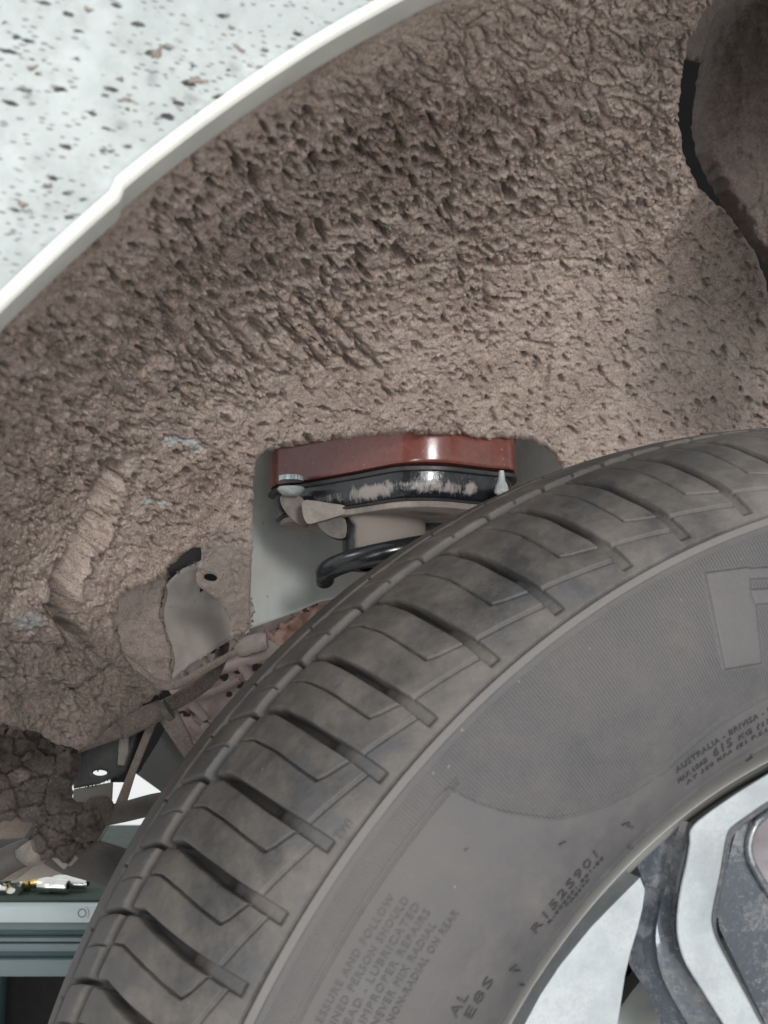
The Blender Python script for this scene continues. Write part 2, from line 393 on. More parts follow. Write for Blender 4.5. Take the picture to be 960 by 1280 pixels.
# ================================================================== structure: workshop round the car
def box(name, c, s, mat, parent=None, bevel=0, kind=None, rot=0):
    bm = bmesh.new(); bmesh.ops.create_cube(bm, size=1)
    for v in bm.verts: v.co = Vector((v.co.x * s[0], v.co.y * s[1], v.co.z * s[2]))
    if rot: bmesh.ops.rotate(bm, verts=bm.verts, cent=(0, 0, 0), matrix=Matrix.Rotation(rot, 3, 'Z'))
    for v in bm.verts: v.co += Vector(c)
    o = bm_obj(name, bm, mat, parent, bevel > 0, bevel)
    if kind: o['kind'] = kind
    return o
o = box("workshop_floor", (0, 1.5, -.05), (9, 9, .1), M_floor, kind='structure')
o = box("workshop_wall", (0, 4.3, 1.6), (9, .1, 3.2), M_wall, kind='structure')

# ================================================================== wheel housing with caked mud
WALL = -.312; CX, CZ, CR = .028, .030, .430
def housing_hit(px, py):
    d = ray(px, py); oc = O - C; o3 = np.array([oc @ U, oc @ N, oc @ Z]); D3 = np.stack([d @ U, d @ N, d @ Z], -1)
    lo = np.zeros(len(d)); hi = np.full(len(d), 1.3)
    def f(t):
        q = o3 + D3 * t[:, None]
        rho = np.hypot(q[:, 0] - CX, q[:, 2] - CZ) - CR; w = -q[:, 1] + WALL
        k = .30; h = np.clip(.5 + .5 * (rho - w) / k, 0, 1); return w * (1 - h) + rho * h + k * h * (1 - h)
    for _ in range(26):
        mid = (lo + hi) / 2; s = f(mid) > 0; hi = np.where(s, mid, hi); lo = np.where(s, lo, mid)
    return O + d * lo[:, None]

mud_out = [(-260, -260), (905, -260), (905, -20), (880, 12), (862, 40), (852, 80), (848, 140), (852, 190), (872, 232), (905, 262), (938, 300), (955, 345), (970, 400), (1010, 470), (1200, 520),
           (1200, 900), (760, 900), (706, 640), (704, 598), (700, 580), (690, 566), (676, 556), (660, 550), (640, 549), (600, 547), (560, 543), (500, 541), (455, 544), (410, 549), (370, 554), (342, 560),
           (326, 565), (317, 572), (315, 600), (314, 660), (313, 720), (312, 784), (293, 797), (287, 795), (287, 776), (276, 754), (258, 741), (245, 732), (243, 723), (250, 697), (249, 684), (240, 684), (227, 690),
           (210, 706), (199, 723), (179, 730), (162, 738), (151, 749), (145, 767), (147, 790), (151, 811), (165, 835), (190, 852), (198, 863), (188, 876), (153, 898), (122, 920), (100, 936), (70, 930), (40, 912), (0, 905), (-260, 900)]
# smooth outline for man-made edges, crumbly elsewhere
def mud_outline():
    o = np.array(mud_out, float); q = []
    smooth_ix = set(range(31, 48))
    for i in range(len(o)):
        a, b = o[i], o[(i + 1) % len(o)]; n = max(1, int(np.hypot(*(b - a)) / 3.5)); amp = 1.3 if 23 < i < 31 else .25 if i in smooth_ix else (2.6 if i > 15 else 2.2)
        for k in range(n):
            p = a + (b - a) * k / n
            q.append(p + amp * np.array([fbm(p[0] * .09, p[1] * .09, 3, 3), fbm(p[0] * .09 + 40, p[1] * .09, 12, 3)]))
    return np.array(q)
hole = [(262 + 8.5 * math.cos(t) , 722 + 4.6 * math.sin(t) + 1.2 * math.cos(t)) for t in np.linspace(0, 2 * np.pi, 20, endpoint=False)]
u, v, sd, Fc = patch(mud_outline(), 1.45, [hole], 30)
Pw = housing_hit(u, v)

def ridge(x, y, s, o=3):
    t = 0; a = 1
    for k in range(o): t = t + a * (1 - 2 * np.abs(perlin(x * 2 ** k + 31 * k, y * 2 ** k, s + k))); a *= .5
    return t / 1.75
def cells(x, y, s=0):
    """distances to the nearest and second nearest cell point, and a value per cell"""
    xi = np.floor(x).astype(int); yi = np.floor(y).astype(int); f1 = np.full(x.shape, 9.); f2 = np.full(x.shape, 9.); cv = np.zeros(x.shape)
    for di in (-1, 0, 1):
        for dj in (-1, 0, 1):
            a = _h(xi + di, yi + dj, s) / 512.; b = _h(xi + di, yi + dj, s + 5) / 512.
            d = np.hypot(xi + di + a - x, yi + dj + b - y); m = d < f1
            f2 = np.where(m, f1, np.minimum(f2, d)); cv = np.where(m, a, cv); f1 = np.where(m, d, f1)
    return f1, f2, cv
def relief(u, v):
    wx = 9 * fbm(u / 48, v / 48, 21, 3); wy = 9 * fbm(u / 48 + 50, v / 48, 25, 3); x = u + wx; y = v + wy
    w2x = x + 3.2 * perlin(u / 7, v / 7, 15) + 1.5 * perlin(u / 3.4, v / 3.4, 16); w2y = y + 3.2 * perlin(u / 7, v / 7, 17) + 1.5 * perlin(u / 3.4, v / 3.4, 18)
    base = .7 * fbm(x / 30, y / 30, 1, 3) + .36 * fbm(x / 9, y / 9, 4, 3) + .48 * fbm(u / 3.6, v / 3.6, 7, 2)
    calm = np.clip(blob(u, v, 800, 430, 290, 170, .5) + .7 * blob(u, v, 500, 440, 260, 90, .5) + blob(u, v, 250, 700, 120, 120, .4), 0, 1)
    h = base * (1.2 - .35 * calm)
    # clods: rounded cells with partial crevices between them
    f1, f2, cv = cells((w2x * .5 + w2y * .87) / 21, (-w2x * .87 + w2y * .5) / 14, 31); gate = sst(-.02, .40, perlin(u / 24, v / 24, 32) + .35 * perlin(u / 9, v / 9, 35))
    crev = 1 - sst(.0, .19, f2 - f1); rough_amt = 1 - .40 * calm
    h = h - 2.6 * crev * gate * rough_amt + 2.0 * (cv - .5) * rough_amt + 1.2 * (1 - f1) * rough_amt
    f1, f2, cv = cells(w2x / 7.2, w2y / 6.4, 41); h = h - .25 * (1 - sst(0, .3, f2 - f1)) * sst(0, .5, perlin(u / 16, v / 16, 42)) + .6 * (cv - .5)
    # deep pits near the arch
    A = np.clip(blob(u, v, 350, 245, 190, 135, .45) + .55 * blob(u, v, 560, 240, 130, 110, .5) + .25 * blob(u, v, 700, 190, 180, 90, .5), 0, 1)
    pn = perlin(w2x / 13, w2y / 12, 33) + .35 * perlin(x / 4.6, y / 4.6, 34); big = perlin(w2x / 22, w2y / 19, 36)
    h = h - A * (2.0 * sst(.33, .56, pn) + 6.5 * sst(.44, .56, big)) + A * .8 * perlin(x / 12, y / 12, 39)
    def pits(lx, ly, ang, r0, r1, prob, depth, mask, sd_, edge=.07):
        nonlocal h
        c, sn = math.cos(R(ang)), math.sin(R(ang)); qx = u + .55 * wx + 1.6 * perlin(u / 6, v / 6, sd_) ; qy = v + .55 * wy + 1.6 * perlin(u / 6, v / 6, sd_ + 1)
        f1, f2, cv = cells((qx * c + qy * sn) / lx, (-qx * sn + qy * c) / ly, sd_); cv2 = (cv * 7.31) % 1; cv3 = (cv * 13.7) % 1
        rad = r0 + (r1 - r0) * cv2; on = (cv3 < prob) * mask
        h = h - depth * (.6 + .4 * cv2) * on * (1 - sst(rad - edge, rad + edge, f1)) + .5 * on * np.exp(-((f1 - rad - .17) / .12) ** 2)
    W1 = np.clip(blob(u, v, 250, 400, 420, 290, .35) , 0, 1); W2 = np.clip(blob(u, v, 860, 420, 240, 200, .4), 0, 1)
    pits(25, 15, 30, .14, .28, .50, 8.5, W1 * (1 - .5 * calm), 111, .05)
    pits(16, 14, 50, .18, .34, .50, 9.5, A, 121, .06); pits(27, 22, 60, .16, .33, .5, 11.5, A, 131, .055)
    pits(12, 8, 35, .12, .30, .22, 2.2, np.ones(u.shape), 141, .09); pits(22, 12, 58, .12, .26, .45, 4.5, np.clip(W2 + .8 * calm, 0, 1), 151, .06); pits(8, 7, 0, .1, .3, .2, 1.0, np.ones(u.shape), 161, .12)
    def aniso(ang, lx, ly, bx, by):
        c, sn = math.cos(R(ang)), math.sin(R(ang)); return (bx * c + by * sn) / lx, (-bx * sn + by * c) / ly
    # slumped wrinkles running down to the right
    B = np.clip(blob(u, v, 310, 420, 150, 85, .4) + .35 * blob(u, v, 120, 440, 130, 110, .4), 0, 1)
    bend = 30 * np.sin(u / 90.); p, q = aniso(50, 48, 17, w2x, w2y + bend); nb = perlin(p, q, 41)
    h = h + B * (-5.5 * (1 - sst(.0, .16, np.abs(nb))) * sst(-.3, .2, perlin(u / 30, v / 30, 43)) + 1.2 * sst(0, .6, nb))
    # small stubs on the left
    Cc = np.clip(blob(u, v, 70, 500, 220, 190, .4), 0, 1)
    p, q = aniso(28, 20, 11, w2x, w2y); nc = perlin(p, q, 44)
    h = h + Cc * (1.3 * sst(.1, .5, nc) - 3.0 * sst(.36, .55, -nc))
    # worm wrinkles at the top right
    Dd = np.clip(blob(u, v, 660, 60, 240, 120, .4) + .4 * blob(u, v, 700, 150, 180, 100, .4), 0, 1)
    wr = np.abs(perlin((x + 8 * np.sin(v / 23.)) / 34, (y + 8 * np.sin(u / 19.)) / 24, 51)); h = h + Dd * (-2.6 * (1 - sst(.0, .09, wr)) + .9 * sst(.05, .35, wr))
    # fine dimples everywhere in the calm zone
    cn = perlin(u / 6.5, v / 7.5, 55) + .4 * perlin(u / 15, v / 15, 56)
    h = h - .7 * sst(.30, .62, cn) * (1 - .45 * A)
    sc2 = perlin((x * .45 + y * .89) / 20, (-x * .89 + y * .45) / 9, 58); h = h - 1.2 * sst(.42, .6, sc2) * calm
    # long features
    def line(pts, w, amp, wob=3.0, s=60, taper=True):
        nonlocal h
        d, _, _, t = seg_dist(u + wob * perlin(u / 14, v / 14, s) + .5 * wob * perlin(u / 5, v / 5, s + 1), v + wob * perlin(u / 14, v / 14, s + 2) + .5 * wob * perlin(u / 5, v / 5, s + 3), pts)
        k = np.exp(-(d / w) ** 2)
        if taper: k = k * np.clip(np.minimum(t, 1 - t) * 8, 0, 1)
        h = h + amp * k * (.7 + .6 * perlin(u / 30, v / 30, s + 4))
    line([(270, 360), (340, 352), (420, 342), (500, 334), (560, 326), (600, 332), (660, 330), (700, 322), (745, 328), (770, 338)], 2.2, -4.6)
    line([(598, 322), (604, 350), (608, 390), (612, 450)], 2.4, -3.6, 2); line([(612, 330), (616, 380), (620, 440)], 4, 2.6, 2)
    line([(636, 430), (655, 424), (690, 432), (684, 470), (678, 500)], 2.1, -4.0, 2)
    line([(800, 290), (806, 340), (822, 400), (830, 450), (880, 520)], 3, -1.5, 4)
    line([(860, 390), (900, 420), (940, 450)], 1.8, -1.8)
    line([(120, 515), (160, 532), (205, 545), (250, 552), (262, 560)], 1.8, -2.5, 2); line([(150, 318), (152, 330), (180, 350), (200, 372)], 2.6, -3.2, 2)
    line([(668, 0), (655, 40), (625, 70), (618, 100)], 3.2, -3.4, 3); line([(520, 100), (528, 130), (545, 165)], 2.5, -2.6, 3)
    line([(700, 0), (760, 30), (775, 60)], 3.0, 1.8, 3); line([(620, 100), (690, 92), (760, 100), (800, 92)], 2.6, 1.8, 3)
    for k_ in range(7):   # arcs of slumped mud
        x0 = 200 + k_ * 36; line([(x0, 378 + 6 * k_ % 20), (x0 + 14, 410), (x0 + 34, 438), (x0 + 66, 462)], 3.0, -6.5, 4, 70 + k_)
        line([(x0 + 9, 374), (x0 + 24, 404), (x0 + 46, 430), (x0 + 74, 452)], 4.8, 2.8, 4, 80 + k_)
    line([(423, 395), (421, 425), (436, 452), (460, 468)], 3.2, -8, 2)
    # trench and bracket edge lower left
    line([(140, 585), (128, 610), (118, 640), (95, 690), (72, 730), (72, 765), (95, 800), (112, 818)], 8, -24, 1.5, 90, False)
    line([(152, 590), (150, 620), (140, 650), (118, 690), (95, 720), (92, 745), (104, 775)], 7, 7.0, 1.2, 95)
    line([(150, 820), (130, 850), (128, 880)], 4, -3.0, 4); line([(0, 700), (40, 722), (70, 735)], 2, -2)
    line([(-20, 812), (60, 806), (130, 838), (190, 850)], 3.5, -5, 7, 101); line([(-20, 858), (50, 846), (110, 868), (150, 892)], 3, -5, 7, 102); line([(60, 905), (90, 868), (128, 845)], 4, -5, 5, 103); line([(-20, 770), (30, 790), (70, 782)], 3, -4, 6, 104)
    line([(120, 690), (170, 682), (215, 694)], 2, -3, 4, 105); line([(-10, 640), (40, 655), (80, 650)], 2, -3, 4, 106)
    line([(160, 740), (200, 712), (245, 668), (300, 650)], 7, 2.8, 3, 97)
    line([(290, 560), (296, 600), (300, 640), (304, 700)], 10, 1.4, 3, 98)
    line([(248, 655), (275, 640), (312, 655)], 1.6, -1.8, 2)
    # low left: bigger clods
    E_ = blob(u, v, 40, 830, 200, 120, .4); h = h + E_ * 3.2 * fbm(x / 45, y / 32, 66, 3)
    tab = blob(u, v, 282, 735, 38, 58, .25)
    h = h * (1 - .72 * tab) + tab * (.5 * perlin(u / 7, v / 10, 68) - .4)
    return h
hgt = relief(u, v)
# geometric normal of the bare housing by finite differences
e = 1.0; Pu = housing_hit(u + e, v) - Pw; Pv = housing_hit(u, v + e) - Pw
Nn = np.cross(Pv, Pu); Nn /= np.linalg.norm(Nn, axis=1)[:, None] + 1e-12
Nn *= np.sign(((O - Pw) * Nn).sum(1))[:, None]
view = O - Pw; view /= np.linalg.norm(view, axis=1)[:, None]
arel = (Pw - C) @ N
lipw = np.where(((u > 225) & (v > 640) & (u < 320)), 3.0, 7.5)
roll = np.clip(1 - sd / lipw, 0, 1); curl = 1 - np.sqrt(np.clip(1 - roll ** 2, 0, 1))
thick = np.where(lipw < 5, .003, .0085)
lift = np.clip((.062 - arel) / .03, 0, 1)           # thin towards the fender
Dn = .85 * Nn + .8 * view; Dn /= np.linalg.norm(Dn, axis=1)[:, None]
Vm = Pw + Dn * (hgt * .00092 * lift * (.80 + .35 * sst(.25, .80, (Nn * view).sum(1))) + .001)[:, None] - view * (curl * thick)[:, None]
Vm += N * (.0038 * blob(u, v, 190, 650, 150, 120, .5) )[:, None]
housing = thing("wheel_housing", C + N * WALL, "wheel housing caked in rough dried brown mud above the tyre", "wheel housing")
ok = arel < .066
Fm = Fc[ok[Fc].all(1)]
mo = world_obj("mud_coating", Vm, Fm, M_mud, housing)
def set_attr(o, name, val):
    a = o.data.attributes.new(name, 'FLOAT', 'POINT'); a.data.foreach_set('value', np.ascontiguousarray(val, np.float32))
pt = np.zeros(len(u))
for (cx, cy, rx, ry, w) in [(222, 552, 30, 7, .62), (245, 562, 12, 8, .6), (180, 628, 14, 9, .58), (203, 631, 12, 5, .60), (34, 776, 24, 13, .64), (97, 750, 8, 4, .6), (110, 690, 5, 14, .45), (154, 600, 4, 10, .4), (665, 541, 9, 3, .45)]:
    pt = np.maximum(pt, w * blob(u, v, cx, cy, rx, ry, .6))
set_attr(mo, 'paint', pt)
set_attr(mo, 'thin', np.clip(blob(u, v, 282, 735, 45, 65, .3) + .5 * blob(u, v, 860, 60, 90, 60, .4) + .5 * blob(u, v, 900, 450, 160, 120, .5), 0, 1))
set_attr(mo, 'dark_area', np.clip(blob(u, v, 60, 900, 200, 130, .45) + .35 * blob(u, v, 930, 420, 60, 200, .4), 0, 1))  # mud coloured darker at lower left and along the right edge

# pocket that holds the strut: half-round recess behind the opening
SX, SY = .004, .632
def pocket():
    zt = H + .156; cen = np.array([SX - .002, SY + .012]); rr = .108
    ax_in = np.array([-N[0], -N[1]]); ax_s = np.array([U[0], U[1]])
    th = np.radians(np.linspace(-74, 100, 120)); ks = np.linspace(0, 1, 60)
    def pos(z):
        r = rr * (1 + .07 * np.cos(th) ** 2) * (1 + .02 * (zt - z) / .15)
        p = cen + np.outer(r * np.cos(th), ax_in) + np.outer(r * 1.08 * np.sin(th), ax_s); return np.column_stack([p, z])
    lo = np.full(120, H - .15); hi = np.full(120, zt)
    for _ in range(30):
        mid = (lo + hi) / 2; q = proj(pos(mid)); lim = np.interp(q[:, 0], [240, 290, 312, 345, 375, 400, 480, 600], [812, 803, 786, 774, 763, 752, 735, 720]); low = q[:, 1] > lim
        lo = np.where(low, mid, lo); hi = np.where(low, hi, mid)
    return np.concatenate([pos(zt + (lo - zt) * k) for k in ks]), grid_faces(60, 120)
V, fc = pocket(); po = world_obj("strut_pocket", V, fc, M_recess, housing)
po.modifiers.new("thickness", 'SOLIDIFY').thickness = .002
prism("pocket_ceiling", [np.array(q) for q in [(-.125, .565, H + .157), (.135, .628, H + .157), (.135, .80, H + .157), (-.125, .80, H + .157)]], np.array([0, 0, .003]), M_recess, housing, 0)

def sheet(name, outline, ydist, mat, parent, step=3, bulge=0, amp=0, rough_amp=0, lip=.003, s=0):
    out = rough(outline, rough_amp, 4, 5 + s) if rough_amp else np.asarray(outline, float)
    uu, vv, dd, ff = patch(out, step, (), 20)
    y = ydist(uu, vv) if callable(ydist) else np.full(len(uu), ydist)
    cx, cy = out.mean(0)
    y = y - bulge * np.exp(-((uu - cx) ** 2 + (vv - cy) ** 2) / (2 * (np.ptp(out[:, 0]) * .35) ** 2)) - amp * fbm(uu / 30, vv / 30, 70 + s, 4) + lip * np.clip(1 - dd / 3, 0, 1) ** 2
    o = world_obj(name, P(uu, vv, y), ff, mat, parent); o.modifiers.new("thickness", 'SOLIDIFY').thickness = .0015; return o
sheet("muddy_gusset", [(130, 735), (205, 700), (212, 718), (203, 745), (199, 768), (207, 790), (214, 815), (213, 852), (200, 868), (170, 870), (140, 830)], lambda a, b: .603 - .0003 * (a - 170), M_mud, housing, 2, .006, .004, 1.2, s=1)
gm = bpy.data.objects["muddy_gusset"]; nv = len(gm.data.vertices); set_attr(gm, 'dark_area', np.full(nv, .55)); set_attr(gm, 'thin', np.full(nv, .5)); set_attr(gm, 'paint', np.zeros(nv))
sheet("gusset_panel", [(197, 742), (212, 725), (228, 711), (250, 701), (290, 690), (318, 760), (312, 790), (286, 801), (240, 830), (210, 854), (196, 840), (188, 770)], lambda a, b: .628 - .0002 * (b - 760), M_sheet, housing, 3, .008, .0015, .4, s=2)
sheet("cavity_shade_panel", [(250, 706), (277, 706), (277, 738), (250, 738)], .618, M_shade, housing, 4, s=6)  # black sheet in place of the shade seen through the tab hole
tube("gusset_seam", [P(a, b, .598) for a, b in [(207, 708), (204, 728), (207, 742), (201, 762), (203, 785), (212, 808), (215, 828), (211, 852)]], [.0012, .0016, .0012, .002, .0018, .0014, .0016, .001], M_mud_panel, housing, 8, 5, .3)
# dark sheet put in for the shade behind the notch and the pocket
sheet("cavity_shade_panel", [(185, 655), (300, 640), (300, 712), (250, 720), (190, 735)], .66, M_darksteel, housing, 8, s=3)
# upper right: bare panel glimpsed beyond the mud
sheet("bare_inner_panel", [(770, -60), (930, -60), (925, 60), (880, 80), (800, 60), (760, 20)], lambda a, b: .545 + .0006 * (a - 800), M_mud_panel, housing, 5, s=4)

# right-hand lobe: muddy inner panel overlapping the arch
lobe_o = [(960, -40), (918, -10), (890, 25), (877, 70), (868, 120), (864, 160), (870, 195), (887, 232), (908, 264), (934, 302), (960, 334), (1010, 370), (1180, 420), (1180, -120), (1000, -120)]
lo = rough(lobe_o, 1.8, 4, 8); uu, vv, dd, ff = patch(lo, 2.0, (), 40)
y = .435 + .022 * np.clip(1 - dd / 26, 0, 1) ** 2 - .00008 * (uu - 900) + .012 * np.exp(-((uu - 1000) / 70) ** 2 - ((vv - 120) / 160) ** 2)
y = y - .0030 * fbm(uu / 30, vv / 46, 81, 2) - .0014 * fbm(uu / 9, vv / 12, 82, 4)
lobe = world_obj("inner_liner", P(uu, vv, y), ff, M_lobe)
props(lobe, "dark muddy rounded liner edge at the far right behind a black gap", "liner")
sheet("gap_shade_panel", [(820, -60), (1200, -60), (1200, 560), (985, 500), (940, 420), (880, 300), (835, 200), (830, 60)], .70, M_shade, housing, 8, s=5)  # black sheet stands in for the shade in the gap

# ================================================================== white fender
def arc_pts(rho, a, ang): return C + N * a + (CX + rho * math.cos(ang)) * U + (CZ + rho * math.sin(ang)) * Z
fen = thing("white_fender", arc_pts(.43, .08, R(130)), "dirty white painted fender arch speckled with dark mud flecks", "fender")
profL = [(.4288, .063), (.4270, .0675), (.4264, .0730), (.4262, .0785), (.4264, .0794), (.4270, .0800), (.4280, .0803), (.4288, .0803)]
profF = [(.4288, .0803), (.4294, .0799), (.4303, .0797), (.4318, .0800), (.4340, .0807), (.4370, .0816), (.4400, .0822), (.446, .0834), (.46, .0852), (.50, .089), (.58, .094), (.70, .100), (.9, .105)]
angs = np.radians(np.concatenate([np.arange(55, 118, 1.5), np.arange(118, 150, .2), np.arange(150, 200, 1.5)]))
for nm, pf, mt in (("wheel_lip", profL, M_lip), ("fender_panel", profF, M_fender)):
    q = catmull(pf, 8); V = []
    for rho, a in q:
        for t in angs:
            dt = math.degrees(t); n_ = .0013 * min(max((dt - 137.0) * 3, 0), 1) if a < .083 else 0      # small step in the hem
            V.append(arc_pts(rho - n_ * (1 if rho < .434 else 0), a + .0001 * math.sin(dt * .9 + rho * 40), t))
    o = world_obj(nm, np.array(V), grid_faces(len(q), len(angs)), mt, fen)
    if nm == "fender_panel": o.modifiers.new("thickness", 'SOLIDIFY').thickness = .0009
def splash(cx, cy, rx, ry, rot, a):
    th = np.linspace(0, 2 * np.pi, 22, endpoint=False); rr = 1 + .45 * perlin(th * 1.3, np.full(22, cx * .1), 91) + .25 * np.sin(3 * th + cx)
    x = rx * rr * np.cos(th); y_ = ry * rr * np.sin(th); c_, s_ = math.cos(rot), math.sin(rot)
    ring = PA(cx + x * c_ - y_ * s_, cy + x * s_ + y_ * c_, a); mid = PA(cx + .5 * (x * c_ - y_ * s_), cy + .5 * (x * s_ + y_ * c_), a + .0005)
    V = np.concatenate([ring, mid, [PA(cx, cy, a + .0007)]]); n = 22
    Fl = [[i, (i + 1) % n, n + (i + 1) % n, n + i] for i in range(n)] + [[n + i, n + (i + 1) % n, 2 * n] for i in range(n)]
    world_obj("mud_splash", V, Fl, M_mud_panel, fen)
for a_ in [(197, 66, 11, 5, -.9, .0905), (246, 101, 13, 3.4, .12, .0862), (40, 85, 7, 3, -.3, .0935), (150, 99, 5, 3, .2, .0915), (28, 256, 6, 4, .3, .0885), (157, 125, 12, 2.5, .05, .090), (300, 62, 8, 2.5, .5, .0862), (62, 232, 4, 3, 0, .089), (110, 12, 6, 3.5, .4, .095)]:
    splash(*a_)


# ================================================================== strut spacer, top mount and strut
front = [PZ(x, y, H + .108) for x, y in [(342, 607), (360, 604), (400, 597), (440, 590), (470, 584), (495, 579.5), (515, 578), (540, 577.8), (565, 579), (590, 582), (620, 585.5), (642, 587.5)]]
back = [(.082, .612), (.078, .635), (.060, .672), (.030, .698), (0, .708), (-.035, .704), (-.062, .692), (-.078, .676)]
plan = np.array([p[:2] for p in front] + back)
def loft(name, rows, mat, parent, cap=True, sub=3, cen=None, band=None):
    """plan outline scaled about its centre at successive heights"""
    c = plan.mean(0) if cen is None else np.array(cen); q = catmull(plan, sub, True); n = len(q); V = []
    for sc, z in rows: V.append(np.column_stack([c + (q - c) * sc, np.full(n, z)]))
    V = np.concatenate(V); Fl = grid_faces(len(rows), n, wrap_m=True).tolist()
    if cap: Fl.append(list(range(n))); Fl.append([(len(rows) - 1) * n + i for i in range(n)][::-1])
    o = world_obj(name, V, Fl, mat, parent)
    bm = bmesh.new(); bm.from_mesh(o.data); bmesh.ops.recalc_face_normals(bm, faces=bm.faces); bm.to_mesh(o.data); bm.free()
    try: o.data.set_sharp_from_angle(angle=R(38))
    except Exception: pass
    if band is not None: set_attr(o, 'band', band(V))
    return o
zb = H + .108
def q_plan_sharp():
    pass
sp = loft("strut_spacer", [(.975, zb), (.990, zb + .0003), (.998, zb + .0012), (1.0, zb + .0022), (1.0, zb + .022), (.997, zb + .0236), (.985, zb + .0245)], M_spacer, None)
props(sp, "glossy red-brown strut spacer block fitted above the black mounting plate", "spacer")
strut = thing("suspension_strut", (SX, SY, H - .05), "black suspension strut with dusty tube in the grey pocket behind the tyre", "suspension strut")
loft("top_plate", [(.99, zb - .0045), (1.0, zb - .0042), (1.0, zb - .0022), (.99, zb - .0018)], M_darksteel, strut)
rows = [(.955, zb - .0045), (.955, zb - .008), (.950, zb - .012), (.940, zb - .0155), (.915, zb - .0185), (.88, zb - .0205), (.80, zb - .0212)]
loft("mounting_plate", rows, M_black, strut, band=lambda V: np.clip(1 - np.abs(V[:, 2] - (zb - .0135)) / .0075, 0, 1) * np.clip(1.25 - np.abs(V[:, 0] - .012) / .085, 0, 1))
loft("plate_rim", [(.930, zb - .0200), (.943, zb - .0206), (.930, zb - .0214)], M_zinc if False else M_darksteel, strut)
loft("rubber_flange", [(.85, zb - .0214), (.905, zb - .0216), (.915, zb - .0235), (.905, zb - .0250), (.88, zb - .0256)], M_flange, strut)
loft("underside_shade", [(.88, zb - .0240), (.80, zb - .0248), (.45, zb - .0250)], M_shade, strut)  # shade under the flange put in as a black surface
def tabs(name, outline, y, thick, mat, bevel=.0015):
    fr = [P(a, b, y) for a, b in catmull(np.array(outline, float), 3, True)]; return prism(name, fr, np.array([0, thick, 0]), mat, strut, bevel, 3)
tabs("boot_tab", [(352, 618), (372, 618), (384, 632), (388, 648), (380, 657), (366, 650), (352, 632)], .622, .012, M_tabs)
tabs("boot_tab", [(379, 626), (394, 626), (412, 629), (430, 632), (434, 640), (416, 647), (398, 652), (384, 654), (378, 640)], .606, .015, M_flange)
tabs("boot_tab", [(396, 650), (420, 646), (432, 650), (432, 671), (418, 672), (404, 664)], .612, .012, M_tabs)
tabs("boot_tab", [(520, 634), (560, 628), (606, 622), (600, 640), (560, 655), (528, 660)], .640, .010, M_darksteel)
zt_ = zb - .024
def cyl_band(V):
    q = V - np.array([0, .625, 0]); ang = np.degrees(np.arctan2(q[:, 0], -q[:, 1])); zz = (V[:, 2] - (H + .052)) / (zt_ - H - .052)
    return np.clip(sst(-62, -18, ang) * sst(.10, .42, zz) * 1.1 + .45 * sst(.75, 1, zz), 0, 1)
tb = lathe("strut_tube", [(z, .0262) for z in np.linspace(zt_, H + .052, 30)] + [(H + .051, .0255), (H + .051, .015)], (0, .625, 0), (0, 0, 1), M_tube, strut, 96)
Vt = np.zeros(len(tb.data.vertices) * 3); tb.data.vertices.foreach_get('co', Vt); set_attr(tb, 'band', cyl_band(Vt.reshape(-1, 3) + np.array(base_of(strut))))
th = np.linspace(R(176), R(330), 20)
tube("coil_spring", [(.0375 * math.cos(t), .625 + .0375 * math.sin(t), H + .0455 + .012 * (t - R(176)) / R(90)) for t in th], .0064, M_coil, strut, 20, 5)
0 and lathe("spring_seat", [(H + .064, .0262), (H + .0625, .034), (H + .0605, .0345), (H + .060, .026)], (0, .625, 0), (0, 0, 1), M_coil, strut, 64)
def bolt(px, y, label):
    c = P(px, 605, y); c[2] = 0
    b = thing("x", (0, 0, 0), None, None); bpy.data.objects.remove(b)
    o = lathe("flange_bolt", [(zb - .0062, .003), (zb - .0062, .0082), (zb - .0072, .0088), (zb - .0082, .0083), (zb - .0093, .0073), (zb - .0103, .0060), (zb - .0113, .0045), (zb - .0113, .0001)], c, (0, 0, 1), M_zinc, strut, 40)
    if label: o['label'] = label
    n = 44; V = []
    for z, k in [(zb + .0010, 1), (zb - .0020, 1)]:
        for i in range(n): 
            r = .0072 + (.0005 if i % 2 else 0); t = 2 * np.pi * i / n; V.append((c[0] + r * math.cos(t), c[1] + r * math.sin(t), z))
    Fl = [[i, (i + 1) % n, n + (i + 1) % n, n + i] for i in range(n)] + [list(range(n))[::-1], list(range(n, 2 * n))]
    world_obj("serrated_collar", V, Fl, M_zinc, o, False)
bolt(364, .617, "pale zinc bolt with serrated collar at the left end of the plate")
lathe("stud_nut", [(zb - .004, .0015), (zb - .010, .0022), (zb - .0125, .0035), (zb - .0165, .0044), (zb - .0172, .0040), (zb - .0192, .0001)], P(627, 600, .571) * [1, 1, 0], (0, 0, 1), M_zinc, strut, 24)

# ================================================================== wheel
wheel = thing("wheel", None, "dusty road wheel with worn black tyre and bright alloy rim", "wheel", matrix=WHEEL_M)
AC = -.087
half = [(0, .2083), (.008, .2125), (.0155, .224), (.019, .240), (.0185, .256), (.0158, .268), (.0124, .2773), (.0075, .2865), (0, .294), (-.010, .3005), (-.022, .3062), (-.0435, .3120), (-.0655, .3155), (AC, .3168)]
PR = np.array(half + [(2 * AC - a, r) for a, r in half[-2::-1]])
PP = catmull(PR, 60); SL = np.concatenate([[0], np.cumsum(np.linalg.norm(np.diff(PP, axis=0), axis=1))])
TN = np.gradient(PP, axis=0); TN /= np.linalg.norm(TN, axis=1)[:, None]; PN = np.column_stack([-TN[:, 1], TN[:, 0]])
if PN[len(PN) // 2][1] < 0: PN = -PN
mid_ = len(PP) // 2
def s_of_a(a): return np.interp(-np.asarray(a), -PP[200:mid_ + 1, 0], SL[200:mid_ + 1]) if True else 0     # tread side (a falling)
